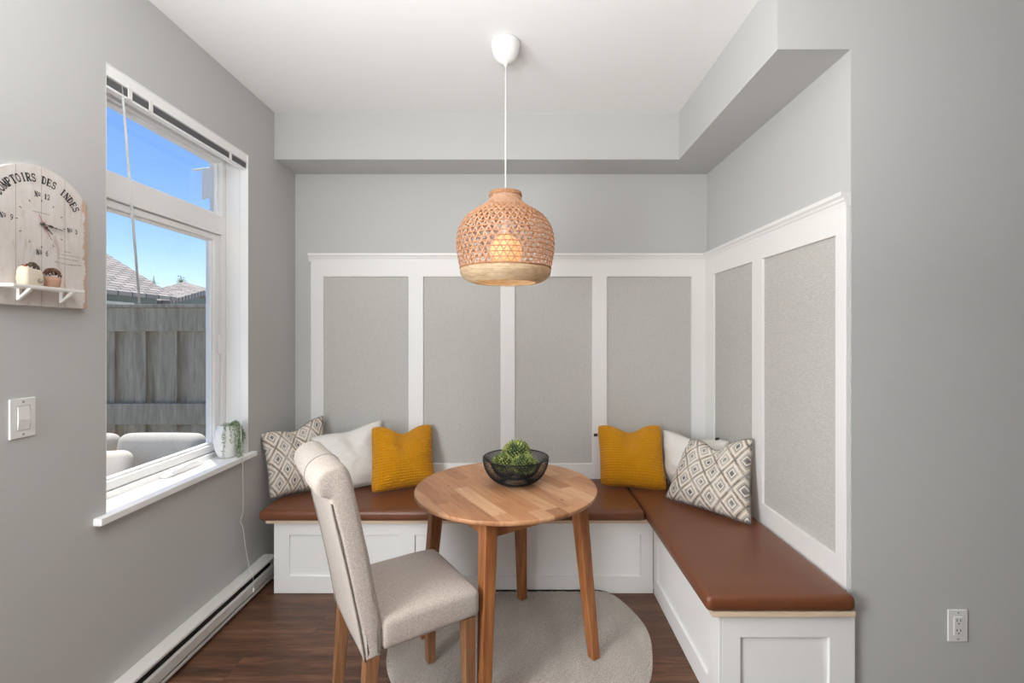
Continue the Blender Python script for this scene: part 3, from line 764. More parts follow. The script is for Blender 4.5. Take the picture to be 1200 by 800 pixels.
us = [BX+.0126, pxs(868, 1.689), pxs(972, 1.689), XR-.003]; vs2 = [0, .07, .302, .391]
link_mesh('end_panel', grid_solid(us, vs2, lambda i, j: not (j == 1 and i == 1), 1.689, 1.7012, mpn), M['bench'], bs, bevel=.002)
link_mesh('seat_board', Box(.679-o1.x, XR-.018-o1.x, 1.664-o1.y, YB-.001-o1.y, .3915, .410), M['pine'], bs, bevel=.0015)
def cushion(x0, x1, y0, y1, label):
    c = Vector(((x0+x1)/2, (y0+y1)/2, .4105))
    bm = bmesh.new(); rounded_slab(bm, x0-c.x, x1-c.x, y0-c.y, y1-c.y, 0, .058, .022, .004, 40, 16)
    o = link_mesh('bench_cushion', bm, M['leather'], None, smooth=True, loc=c)
    tag(o, label, 'seat cushion', 'leather bench cushions'); return o
cushion(-1.398, .650, 2.462, Yw-.002, 'long brown leather seat pad on the bench under the back wall')
cushion(.655, Xw-.002, 1.655, Yw-.002, 'brown leather seat pad on the side bench, with the free corner')

# ------------------------------------------------------------------ throw pillows
def pillow(label, TL, TR, BR, BL, mat, front=.085, back=.03, k=.07, chop=0, n=40, group=None, seed=0, tagpos=None, wr=.010, uvs=1.0, rc=.07):
    base = (BL+BR)/2; nrm = (TR-TL+BR-BL).cross(TL-BL+TR-BR).normalized()
    if nrm.dot(Vector((0, 0, H))-base) < 0: nrm = -nrm
    def P(u, v):
        s, t = (u+1)/2, (v+1)/2
        return (BL*(1-s)+BR*s)*(1-t)+(TL*(1-s)+TR*s)*t
    size = ((TR-TL).length+(BR-BL).length)/2
    bm = bmesh.new(); uv = bm.loops.layers.uv.new('UVMap'); G = {}; st = {}
    def vert(i, j, side):
        edge = i in (0, n) or j in (0, n)
        key = (i, j, 0 if edge else side)
        if key in G: return G[key]
        u, v = -1+2*i/n, -1+2*j/n
        u2 = u*(1-k*(1-v*v)); v2 = v*(1-k*(1-u*u))
        cr = rc*(abs(u)*abs(v))**5; u2 *= 1-cr; v2 *= 1-cr
        if chop:
            w = max(0, (v+.5)/1.5)**1.6
            v2 -= chop*math.exp(-(u/.42)**2)*w
            u2 *= 1+.05*w*abs(u)
        p = P(u2, v2)
        # contact with the seat: keep the lower edge on the cushion
        h = ((1-abs(u)**2.6)*(1-abs(v)**2.6))**.5
        if chop: h *= 1-.55*math.exp(-(u/.22)**2)*max(0, (v+.1)/1.1)
        h *= 1-.25*max(0, v)
        q = P(u, v)*9+Vector((seed*3.1, seed*1.7, 0))
        wn = mnoise.noise(q)*wr+mnoise.noise(q*2.3)*wr*.5
        rd = max(abs(u), abs(v)); rad = 0
        d = (front*h+wn*(1 if not edge else .4)) if side == 0 else -(back*h)
        if edge: d = wn*.5
        p = p+nrm*d
        G[key] = bm.verts.new(p-base); st[G[key]] = (i/n, j/n); return G[key]
    for side in (0, 1):
        for i in range(n):
            for j in range(n):
                vs_ = [vert(i, j, side), vert(i+1, j, side), vert(i+1, j+1, side), vert(i, j+1, side)]
                if side: vs_ = vs_[::-1]
                f = bm.faces.new(vs_)
                for lp in f.loops: lp[uv].uv = (st[lp.vert][0]*uvs, st[lp.vert][1]*uvs)
    rim = [G[(i, 0, 0)].co.copy() for i in range(n)]+[G[(n, j, 0)].co.copy() for j in range(n)]+[G[(n-i, n, 0)].co.copy() for i in range(n)]+[G[(0, n-j, 0)].co.copy() for j in range(n)]
    o = link_mesh('throw_pillow', bm, mat, None, smooth=True, loc=base)
    tag(o, label, 'pillow', group or 'throw pillows on the bench')
    b2 = bmesh.new(); tube(b2, rim, .0026, 6, closed=True); link_mesh('seam_edge', b2, mat, o, smooth=True)
    if tagpos:
        px, py, Y = tagpos; c = at(px, py, Y)-base
        b3 = bmesh.new(); box(b3, -.012, .012, -.0015, .0015, -.009, .009)
        t = link_mesh('fabric_tag', b3, M['ink'], o, loc=c); t['label'] = 'small black fabric tag'
    return o
pillow('diamond patterned pillow in the bench corner against the window wall',
       at(305.5, 507, 2.655), at(378, 486, 2.99), at(381, 573, 2.80), at(316, 585, 2.612), M['ikat'], .085, .02, .06, .17, seed=1, rc=.035)
pillow('plain white pillow between the chair back and the mustard pillow',
       at(365, 512, 2.79), at(446, 492, 3.005), at(450, 565, 2.905), at(386, 580, 2.685), M['white_cloth'], .078, .02, .05, .08, seed=2, wr=.014, rc=.03, tagpos=(444.5, 496, 3.0))
pillow('mustard ribbed pillow behind the fabric chair, with a deep dented top',
       at(436, 499, 2.84), at(505, 496, 2.995), at(510, 567, 2.88), at(434, 579, 2.69), M['mustard'], .095, .02, .05, .26, n=56, seed=3, group='mustard ribbed pillows')
pillow('mustard ribbed pillow leaning on the back panelling beside the seat pad seam',
       at(701, 497, 3.005), at(773, 497, 2.95), at(783, 576, 2.755), at(703, 569, 2.855), M['mustard'], .09, .02, .05, .24, n=56, seed=4, group='mustard ribbed pillows', tagpos=(698, 509.5, 3.0))
pillow('white pillow tucked into the panelled corner behind the patterned pillow',
       at(777, 503, 2.99), at(853, 516, 2.66), at(848, 588, 2.57), at(782, 567, 2.885), M['white_cloth'], .10, .02, .05, .16, seed=5, wr=.018, rc=.03, tagpos=(840.5, 514.5, 2.70))
pillow('diamond patterned pillow leaning on the side wall panelling',
       at(810, 514, 2.66), at(881, 513, 2.385), at(881, 616, 2.258), at(778, 583, 2.64), M['ikat'], .085, .02, .05, .30, seed=6, rc=.03)

# ------------------------------------------------------------------ rug
RC = Vector((-.01, 2.17, 0)); RR = .60
bm = bmesh.new(); nr, na = 30, 128; lim = BF-.006
cen = bm.verts.new((0, 0, .011)); rings = []
for i in range(1, nr+1):
    ring = []
    for j in range(na):
        a = 2*PI*j/na; r = RR*i/nr*(1+.006*math.sin(5*a)+.004*math.sin(11*a+1))
        x, y = r*math.cos(a), r*math.sin(a); z = .011
        over = RC.y+y-lim
        if over > 0: y -= over; z += min(over, .05)*.22
        if i == nr: z = .001
        z += .0012*mnoise.noise(Vector((x*8, y*8, 2)))
        ring.append(bm.verts.new((x, y, z)))
    rings.append(ring)
for j in range(na): bm.faces.new([cen, rings[0][j], rings[0][(j+1) % na]])
for A_, B_ in zip(rings, rings[1:]):
    for j in range(na):
        bm.faces.new([A_[j], B_[j], B_[(j+1) % na], A_[(j+1) % na]])
bmesh.ops.dissolve_degenerate(bm, dist=.0004, edges=bm.edges)
o = link_mesh('round_rug', bm, M['rug'], None, smooth=True, loc=RC)
tag(o, 'round pale beige woven rug under the table, pushed against the bench', 'rug')

# ------------------------------------------------------------------ table
TC = Vector((-.071, 2.075, 0)); TH = .728; RZF = .012
TA = math.radians(-10.4)
tb = thing('dining_table', 'small round acacia dining table with four splayed legs', 'table', TC, 0)
bm = bmesh.new(); lathe(bm, [(0, -.021), (.392, -.021), (.398, -.017), (.400, -.011), (.400, -.004), (.397, 0), (0, 0)], 96)
o = link_mesh('tabletop', bm, M['butcher'], tb, loc=(0, 0, TH)); o.rotation_euler = (0, 0, math.radians(-58))
for p in o.data.polygons: p.use_smooth = True
w = o.modifiers.new('wn', 'WEIGHTED_NORMAL')
lt = []
for k in range(4):
    a = PI/2+TA+k*PI/2; c, s = math.cos(a), math.sin(a)
    rt, rb = .318, .386
    bm = bmesh.new(); taper_leg(bm, (0, 0, TH-.0215), (c*(rb-rt), s*(rb-rt), RZF), .056, .040, a+PI/4)
    link_mesh('leg', bm, M['legwood'], tb, bevel=.005, seg=3, loc=(c*rt, s*rt, 0))
    lt.append(Vector((c*rt, s*rt, 0)))
M['apron'] = mk_wood('apron_acacia', [(120, 72, 38), (160, 102, 60), (190, 132, 84)], 0)
for k in range(4):
    A_, B_ = lt[k], lt[(k+1) % 4]; d = (B_-A_); mid = (A_+B_)/2; L = d.length-.054; inw = -mid.normalized()*.004
    bm = Box(-L/2, L/2, -.010, .010, TH-.098, TH-.0215)
    o = link_mesh('apron_rail', bm, M['apron'], tb, bevel=.002, loc=mid+inw); o.rotation_euler = (0, 0, math.atan2(d.y, d.x))

# ------------------------------------------------------------------ wire bowl with succulents
BC = Vector((-.029, 2.112, TH+.0008))
bw = thing('wire_bowl', 'black double-walled wire mesh bowl on the round table', 'bowl', BC)
def wirebowl(name, prof, n, th):
    bm = bmesh.new(); P_ = smoothpath([(r, 0, z) for r, z in prof], 5); lathe(bm, [(p.x, p.z) for p in P_], n)
    o = link_mesh(name, bm, M['wire'], bw)
    w = o.modifiers.new('wire', 'WIREFRAME'); w.thickness = th; w.use_even_offset = False; w.use_replace = True
    return o
wirebowl('outer_mesh', [(.052, .002), (.085, .010), (.118, .034), (.139, .068), (.147, .096), (.149, .117)], 132, .0014)
wirebowl('inner_mesh', [(.020, .027), (.058, .029), (.086, .043), (.105, .068), (.116, .092), (.130, .109), (.146, .118)], 132, .0013)
bm = bmesh.new()
ringp = lambda r, z: [(r*math.cos(2*PI*k/64), r*math.sin(2*PI*k/64), z) for k in range(64)]
tube(bm, ringp(.148, .118), .0018, 8, closed=True); link_mesh('rim', bm, M['wire'], bw, smooth=True)
bm = bmesh.new(); tube(bm, ringp(.052, .0035), .0028, 8, closed=True); link_mesh('foot_ring', bm, M['wire'], bw, smooth=True)
def succulent(label, c, r, sq, n, seed):
    rnd = random.Random(seed); c = Vector(c)
    bm = bmesh.new(); base = c.z-r*sq
    for i in range(n):
        z = 1-2*(i+.5)/n; a = i*2.39996; q = math.sqrt(1-z*z)
        if z < -.75: continue
        d = Vector((q*math.cos(a), q*math.sin(a), z)); bumpy = 1+.16*mnoise.noise(d*2.6+Vector((seed, 0, 0)))
        p = Vector((d.x*r, d.y*r, d.z*r*sq))*bumpy
        d2 = (d+Vector((rnd.uniform(-.3, .3), rnd.uniform(-.3, .3), rnd.uniform(-.1, .4)))).normalized()
        L = rnd.uniform(.009, .016); wd = rnd.uniform(.0048, .0075)
        t = d2.cross(Vector((.3, .2, .9))).normalized(); b = d2.cross(t)
        v0 = bm.verts.new(p-d2*.006); v1 = bm.verts.new(p+d2*L)
        ring = [bm.verts.new(p+d2*L*.45+t*wd*x+b*wd*y) for x, y in ((1, 0), (0, .7), (-1, 0), (0, -.7))]
        for k in range(4):
            bm.faces.new([v0, ring[(k+1) % 4], ring[k]]); bm.faces.new([v1, ring[k], ring[(k+1) % 4]])
    o = link_mesh('faux_succulent', bm, M['succ'], None, loc=(c.x, c.y, base))
    for v in o.data.vertices: v.co.z += r*sq
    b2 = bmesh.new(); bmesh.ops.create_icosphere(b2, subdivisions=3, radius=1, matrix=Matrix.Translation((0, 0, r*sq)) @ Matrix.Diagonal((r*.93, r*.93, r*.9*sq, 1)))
    link_mesh('core', b2, M['succcore'], o, smooth=True)
    tag(o, label, 'plant', 'artificial succulents in the bowl'); return o
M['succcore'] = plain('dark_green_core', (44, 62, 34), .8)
succulent('light green artificial succulent heaped on top in the wire bowl', (-.027, 2.128, TH+.136), .055, .84, 260, 1)
succulent('artificial succulent low in the wire bowl on the window side', (-.080, 2.095, TH+.098), .044, .80, 190, 2)
succulent('large artificial succulent at the front of the wire bowl', (.004, 2.080, TH+.092), .050, .80, 260, 3)

# ------------------------------------------------------------------ chair
CA = math.radians(34)
ch = thing('dining_chair', 'oatmeal linen scroll-back dining chair pulled up to the table', 'chair', (-.421, 1.752, 0), CA)
HWD = .205
# upholstered seat
bm = bmesh.new(); rounded_slab(bm, -.172, .190, -HWD, HWD, .380, .484, .024, .012, 14, 16)
for v in bm.verts:
    if v.co.z > .44: v.co.z -= .006*max(0, (v.co.x-.06)/.12)**2
link_mesh('seat', bm, M['linen'], ch, smooth=True)
# back: side profile (x forward, z up) swept across the width, rolled over at the top
rear = [(-.222, .372), (-.243, .50), (-.272, .65), (-.300, .78), (-.324, .888)]
roll = [(-.332, .904), (-.350, .911), (-.366, .928), (-.371, .952), (-.362, .978), (-.338, .997), (-.305, 1.003), (-.278, .990)]
frontp = [(-.262, .955), (-.243, .87), (-.222, .77), (-.202, .66), (-.182, .55), (-.168, .46), (-.172, .372)]
prof = rear+roll+frontp
pp = [Vector((x, 0, z)) for x, z in prof]; sm = smoothpath(pp, 4)
cenx = [Vector((-.25, 0, .7))]
def inset(pts, d):
    m = len(pts); out = []
    for i in range(m):
        t = (pts[(i+1) % m]-pts[i-1]).normalized(); nrm = Vector((-t.z, 0, t.x))
        out.append(pts[i]+nrm*d)
    return out
area = sum(sm[i].x*sm[(i+1) % len(sm)].z-sm[(i+1) % len(sm)].x*sm[i].z for i in range(len(sm)))
sgn = 1 if area > 0 else -1
bm = bmesh.new(); secs = []; er = .016
ys = [(-HWD, er), (-HWD+er*.12, er*.55), (-HWD+er*.45, er*.16), (-HWD+er, 0)]+[(-HWD+er+(2*HWD-2*er)*k/12, 0) for k in range(1, 12)]+[(HWD-er, 0), (HWD-er*.45, er*.16), (HWD-er*.12, er*.55), (HWD, er)]
for y, d in ys:
    pts = inset(sm, sgn*d) if d else sm
    puff = .004*math.sin(PI*(y+HWD)/(2*HWD))
    row = []
    for i, p in enumerate(pts):
        wr = .0022*mnoise.noise(Vector((p.x*6, y*9, p.z*16)))
        t = (pts[(i+1) % len(pts)]-pts[i-1]).normalized(); nn = Vector((-t.z, 0, t.x))*sgn
        row.append(bm.verts.new(Vector((p.x, y, p.z))-nn*(puff*.6+wr)))
    secs.append(row)
m_ = len(sm)
for A_, B_ in zip(secs, secs[1:]):
    for i in range(m_): bm.faces.new([A_[i], B_[i], B_[(i+1) % m_], A_[(i+1) % m_]])
bm.faces.new(secs[0]); bm.faces.new(secs[-1][::-1])
bmesh.ops.triangulate(bm, faces=[f for f in bm.faces if len(f.verts) > 4])
bk = link_mesh('backrest', bm, M['linen'], ch, smooth=True)
# piping down both rear edges and round the roll ends; a seam over the roll
nrear = 4*(len(rear)+len(roll)-1)
for sy in (-1, 1):
    bm = bmesh.new(); path = [Vector((p.x-.0005, sy*(HWD-.004), p.z)) for p in sm[:4*(len(rear)-1)+1]]
    tube(bm, path, .0028, 6); link_mesh('piping', bm, M['piping'], bk, smooth=True)
bm = bmesh.new(); path = [Vector((p.x, -.055, p.z)) for p in inset(sm, -sgn*.0038)[4*(len(rear)):4*(len(rear)+len(roll)+1)]]
tube(bm, path, .0014, 6); link_mesh('roll_seam', bm, M['piping'], bk, smooth=True)
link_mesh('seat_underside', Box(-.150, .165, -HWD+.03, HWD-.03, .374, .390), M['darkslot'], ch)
for sy in (-1, 1):
    bm = bmesh.new(); taper_leg(bm, (0, 0, .382), (.004, 0, RZF if sy > 0 else RZF), .046, .034)
    link_mesh('leg', bm, M['chairwood'], ch, bevel=.004, seg=3, loc=(.150, sy*(HWD-.030), 0))
    bm = bmesh.new(); taper_leg(bm, (0, 0, .383), (-.030, 0, .0005), .046, .034)
    link_mesh('leg', bm, M['chairwood'], ch, bevel=.004, seg=3, loc=(-.196, sy*(HWD-.027), 0))

# ------------------------------------------------------------------ pendant lamp
PC = Vector((-.0757, 2.12, 0))
pn = thing('pendant_lamp', 'woven rattan dome pendant lamp hanging over the round table', 'lamp', (PC.x, PC.y, ZC))
L_ = lambda z: z-ZC
bm = bmesh.new(); lathe(bm, [(0, L_(ZC-.0005)), (.064, L_(ZC-.0005)), (.0655, L_(ZC-.010)), (.063, L_(ZC-.034)), (.055, L_(ZC-.064)), (.042, L_(ZC-.084)), (.022, L_(ZC-.096)), (.010, L_(ZC-.100)), (.007, L_(ZC-.112)), (0, L_(ZC-.112))], 48)
link_mesh('ceiling_canopy', bm, M['plastic'], pn, smooth=True)
bm = bmesh.new(); tube(bm, [(0, 0, L_(2.62)), (0, 0, L_(2.2)), (0, 0, L_(1.93))], .0032, 8); link_mesh('lamp_cord', bm, M['cord'], pn, smooth=True)
prof_pts = [(.0705, 2.040), (.0690, 2.028), (.0735, 2.008), (.108, 1.978), (.155, 1.946), (.190, 1.913), (.2135, 1.864), (.2195, 1.816), (.2185, 1.78), (.212, 1.74), (.203, 1.695)]
SP = smoothpath([(r, 0, z) for r, z in prof_pts], 10)
arc = [0]
for a, b in zip(SP, SP[1:]): arc.append(arc[-1]+(b-a).length)
def onprof(s):
    s = max(0, min(arc[-1], s))
    for i in range(len(arc)-1):
        if s <= arc[i+1]:
            t = (s-arc[i])/(arc[i+1]-arc[i]); p = SP[i].lerp(SP[i+1], t); return p.x, p.z
    return SP[-1].x, SP[-1].z
sh = link_mesh('lamp_shade', (lambda b: (lathe(b, [(.0745, L_(2.043)), (.0745, L_(2.027)), (.0690, L_(2.027)), (.0690, L_(2.043))], 48, closed=True), b)[1])(bmesh.new()), M['bambring'], pn, smooth=True)
def ribbon(bm, pts, wv, th=.0012):
    """flat strip following pts; wv = half-width vector per point; th = thickness outwards"""
    prev = None
    for p, w_ in zip(pts, wv):
        out = Vector((p.x, p.y, 0)).normalized()*th
        cur = [bm.verts.new(p-w_), bm.verts.new(p+w_), bm.verts.new(p+w_+out), bm.verts.new(p-w_+out)]
        if prev:
            for k in range(4): bm.faces.new([prev[k], prev[(k+1) % 4], cur[(k+1) % 4], cur[k]])
        prev = cur
def pnt(s, a, dr=0):
    r, z = onprof(s); r += dr
    return Vector((r*math.cos(a), r*math.sin(a), L_(z)))
Ltot = arc[-1]; NS = 44
bm = bmesh.new()
for fam, sg in ((0, 1), (1, -1)):
    for k in range(NS):
        a0 = 2*PI*k/NS; pts = []; wv = []
        for i in range(31):
            s = Ltot*i/30; pts.append(pnt(s, a0+sg*(1.15*i/30), .0010*fam))
        for i, p in enumerate(pts):
            t = (pts[min(i+1, 30)]-pts[max(i-1, 0)]).normalized(); out = Vector((p.x, p.y, 0)).normalized()
            hwid = .0030 if p.xy.length > .15 else .0022
            wv.append(t.cross(out).normalized()*hwid)
        ribbon(bm, pts, wv)
link_mesh('diagonal_weave', bm, M['rattan'], sh)
bm = bmesh.new()
for i in range(15):
    s = Ltot*(.24+.745*i/14); pts = []; wv = []
    for k in range(65):
        pts.append(pnt(s, 2*PI*k/64, .0022+.0008*math.sin(k*1.7))); 
        wv.append(Vector((0, 0, .0024 if s > .1 else .0016)))
    ribbon(bm, pts, wv, .0010)
link_mesh('horizontal_weave', bm, M['bambring'], sh)
# tightly woven neck
bm = bmesh.new()
for fam, sg in ((0, 1), (1, -1)):
    for k in range(40):
        a0 = 2*PI*(k+.5)/40; pts = [pnt(.02+.11*i/12, a0+sg*.5*i/12, -.001+.0008*fam) for i in range(13)]
        wv = []
        for i, p in enumerate(pts):
            t = (pts[min(i+1, 12)]-pts[max(i-1, 0)]).normalized(); out = Vector((p.x, p.y, 0)).normalized(); wv.append(t.cross(out).normalized()*.0026)
        ribbon(bm, pts, wv)
link_mesh('neck_weave', bm, M['rattan'], sh)
# solid coiled bamboo hoop at the bottom
hp = []
zz = [1.697, 1.690, 1.683, 1.676, 1.669, 1.662, 1.655, 1.648, 1.642, 1.639]
rr_ = [.2040, .2050, .2050, .2035, .2000, .1940, .1855, .1740, .1580, .1400]
for i, (r, z) in enumerate(zip(rr_, zz)):
    hp += [(r-.0010, z), (r+.0010, z-.0022), (r-.0002, z-.0045)]
inner = [(r-.005, z+.003) for r, z in hp[::-1]]
bm = bmesh.new(); lathe(bm, [(r, L_(z)) for r, z in hp+inner], 72, closed=True)
link_mesh('bottom_hoop', bm, M['bamboo'], sh, smooth=True)
bm = bmesh.new(); tube(bm, [(.2055*math.cos(2*PI*k/72), .2055*math.sin(2*PI*k/72), L_(1.700)) for k in range(72)], .0035, 6, closed=True)
link_mesh('binding_ring', bm, M['bambring'], sh, smooth=True)
bm = bmesh.new(); lathe(bm, [(0, L_(1.93)), (.017, L_(1.93)), (.020, L_(1.915)), (.020, L_(1.865)), (.016, L_(1.858)), (0, L_(1.858))], 24); link_mesh('bulb_socket', bm, M['plastic'], pn, smooth=True)
for k in range(3):
    a = 2*PI*k/3; bm = bmesh.new(); tube(bm, [(.018*math.cos(a), .018*math.sin(a), L_(1.915)), (.045*math.cos(a), .045*math.sin(a), L_(1.97)), (.069*math.cos(a), .069*math.sin(a), L_(2.034))], .0015, 6); link_mesh('support_wire', bm, M['cord'], pn, smooth=True)
bm = bmesh.new(); lathe(bm, [(0, L_(1.706))]+[(.074*math.sin(PI*k/16), L_(1.780-.074*math.cos(PI*k/16))) for k in range(1, 15)]+[(.022, L_(1.856)), (.016, L_(1.860))], 32)
link_mesh('bulb', bm, M['bulb'], pn, smooth=True)
# ------------------------------------------------------------------ vase with trailing plant on the sill
VC = Vector((-1.541, 2.430, .7625))
vp = thing('potted_plant', 'white ceramic vase with a trailing green plant on the window sill', 'plant', VC)
vp.scale = (.93, .93, .98)
bm = bmesh.new(); lathe(bm, [(0, 0), (.036, 0), (.042, .003), (.060, .045), (.069, .085), (.069, .110), (.060, .145), (.046, .166), (.042, .172), (.037, .170), (.040, .150), (0, .148)], 14)
for v in bm.verts:
    if v.co.xy.length > .04 and .02 < v.co.z < .15:
        a = math.atan2(v.co.y, v.co.x); v.co.x *= 1+.03*math.sin(7*a+v.co.z*60); v.co.y *= 1+.03*math.sin(7*a+v.co.z*60)
o = link_mesh('vase', bm, M['ceramic'], vp, smooth=True)
s_ = o.modifiers.new('s', 'SUBSURF'); s_.levels = 2; s_.render_levels = 2
bm = bmesh.new(); lathe(bm, [(0, .158), (.020, .157), (.0385, .152)], 20); link_mesh('soil', bm, M['soil'], vp, smooth=True)
bm = bmesh.new(); bs_ = bmesh.new(); rv = random.Random(11)
strands = [(-42, .15), (-36, .08), (-16, .07), (0, .10), (10, .19), (18, .12), (26, .17), (33, .14), (40, .185), (48, .12), (56, .16), (64, .10), (72, .14), (80, .07), (22, .06), (45, .05), (60, .05), (95, .05)]
for adeg, drop in strands:
    a = math.radians(adeg-28); c, s = math.cos(a), math.sin(a)
    pts = [(.015*c, .015*s, .160), (.036*c, .036*s, .184), (.056*c, .056*s, .172), (.073*c, .073*s, .140)]
    z = .140; r = .076
    while .172-z < drop and z > -.005:
        z -= .025; r = (.079 if z > .075 else .073); pts.append((r*c+rv.uniform(-.003, .003), r*s+rv.uniform(-.003, .003), z))
    P_ = [p for p in smoothpath(pts, 5) if True]
    tube(bs_, P_, .0008, 4)
    for i, p in enumerate(P_[2:]):
        for q in range(2):
            d = Vector((rv.uniform(-1, 1), rv.uniform(-1, 1), rv.uniform(-.8, .4))).normalized()
            if d.x*c+d.y*s < 0: d.x, d.y = -d.x, -d.y
            L = rv.uniform(.006, .0105); w_ = L*.36; p_ = p; p = p_+Vector((rv.uniform(-.004, .004), rv.uniform(-.004, .004), rv.uniform(-.004, .004))); t = d.cross(Vector((.2, .1, 1))).normalized(); b = d.cross(t)*.4
            v0 = bm.verts.new(p); v1 = bm.verts.new(p+d*L); R4 = [bm.verts.new(p+d*L*.5+x*w_) for x in (t, b, -t, -b)]
            for k in range(4): bm.faces.new([v0, R4[(k+1) % 4], R4[k]]); bm.faces.new([v1, R4[k], R4[(k+1) % 4]])
link_mesh('foliage', bm, M['pearl'], vp); link_mesh('stems', bs_, M['pearl'], vp)

# ------------------------------------------------------------------ outdoors
GZ = -.12
struct(link_mesh('ground', Box(-60, XL-.21, -30, 80, GZ-.1, GZ), M['ground']))
struct(link_mesh('sun_blocking_eave', Box(XL-.2-.20, XL-.19, YR, YB+.5, 2.70, 2.78), M['extwhite']))  # unseen overhang, added and sized so direct sun stops at the sill
# fence: rails, cap and board-on-board planks
FY = 5.0
fx0, fx1 = -8.934, -1.9
fn = thing('garden_fence', 'weathered grey board fence across the patio outside the window', 'fence', ((fx0+fx1)/2, FY, GZ))
fo = Vector(fn.location); zt = 1.4+35/F*FY-fo.z
fb = lambda x0, x1, y0, y1, z0, z1: Box(x0-fo.x, x1-fo.x, y0, y1, z0, z1)
link_mesh('cap_board', fb(fx0, fx1, -.07, .07, zt-.035, zt), M['fence'], fn, bevel=.004)
zr = lambda py: 1.4-(py-CY)/F*FY-fo.z
link_mesh('top_rail', fb(fx0, fx1, -.045, -.005, zr(388), zt-.036), M['fence'], fn, bevel=.004)
link_mesh('middle_rail', fb(fx0, fx1, -.045, -.005, zr(496.5), zr(472)), M['fence'], fn, bevel=.004)
link_mesh('bottom_rail', fb(fx0, fx1, -.045, -.005, .10, .24), M['fence'], fn, bevel=.004)
x = fx0; k = 0; rf = random.Random(2)
while x < fx1-.05:
    w_ = .215 if k % 2 == 0 else .115
    y0 = -.003 if k % 2 == 0 else .045
    link_mesh('fence_board', fb(x-(.004 if k % 2 == 0 else .04), min(x+w_, fx1)+(.004 if k % 2 == 0 else .04), y0, y0+.02, .02, zt-.037), M['fence'], fn, bevel=.003)
    x += w_+.002; k += 1
# patio sofa, two back cushions and a pillow
sf = thing('patio_sofa', 'beige cushioned patio sofa in front of the fence', 'sofa', (-2.86, 3.20, GZ))
def sb(x0, x1, y0, y1, z0, z1): return Box(x0+2.86, x1+2.86, y0-3.20, y1-3.20, z0-GZ, z1-GZ)
M['wicker'] = paint('grey_wicker', (128, 122, 114), .8, .6, 60)
link_mesh('seat_frame', sb(-3.62, -2.10, 2.62, 3.42, .02, .28), M['wicker'], sf, bevel=.01)
link_mesh('back_frame', sb(-3.62, -2.10, 3.36, 3.44, .28, .60), M['wicker'], sf, bevel=.01)
for x0 in (-3.62, -2.18): link_mesh('arm', sb(x0, x0+.08, 2.66, 3.36, .28, .48), M['wicker'], sf, bevel=.01)
for x0, y0 in ((-3.6, 2.64), (-2.16, 2.64), (-3.6, 3.36), (-2.16, 3.36)): link_mesh('leg', sb(x0, x0+.05, y0, y0+.05, GZ, .02), M['wicker'], sf)
bm = bmesh.new(); rounded_slab(bm, -3.535+2.86, -2.185+2.86, 2.63-3.20, 3.34-3.20, .281-GZ, .40-GZ, .035, .01, 10, 8); link_mesh('seat_cushion', bm, M['sofa'], sf, smooth=True)
def outcush(label, x0, x1, yb, tilt, mat, z0=.415, hgt=.29, dep=.13, rz=0, name='sofa_cushion'):
    bm = bmesh.new(); w_ = x1-x0; rounded_slab(bm, -w_/2, w_/2, -dep/2, dep/2, 0, hgt, .055, .01, 10, 4)
    o = link_mesh(name, bm, mat, None, smooth=True, loc=((x0+x1)/2, yb, z0)); o.rotation_euler = (tilt, 0, rz); tag(o, label, 'cushion', 'cushions on the patio sofa'); return o
outcush('wide beige back cushion on the patio sofa, nearest the house wall', -2.76, -2.195, 3.16, -.22, M['sofa'], z0=.43)
outcush('beige back cushion on the patio sofa, farther from the house', -3.38, -2.79, 3.16, -.22, M['sofa'], z0=.43)
outcush('cream throw pillow lying on the patio sofa seat', -2.86, -2.50, 2.90, -.5, M['outpillow'], hgt=.22, dep=.10, rz=.35, z0=.445, name='outdoor_pillow')
# white bracketed panel on the outside wall
hp_ = thing('wall_bracket_panel', 'white panel hanging from a bracket outside the top window pane', 'panel', (XL-.2, 2.86, 2.30))
bm = bmesh.new(); tube(bm, [(0, .09, .19), (-.52, .27, .205)], .007, 6)
link_mesh('bracket_arm', bm, M['extwhite'], hp_)
bm = bmesh.new(); tube(bm, [(0, .09, .04), (-.30, .19, .197)], .005, 6)
link_mesh('bracket_brace', bm, M['extwhite'], hp_)
bm = Box(-.100, .100, -.008, .008, -.185, 0)
o = link_mesh('hanging_board', bm, M['extwhite'], hp_, bevel=.002, loc=(-.385, .215, .195)); o.rotation_euler = (0, 0, math.atan2(-.124, .156))
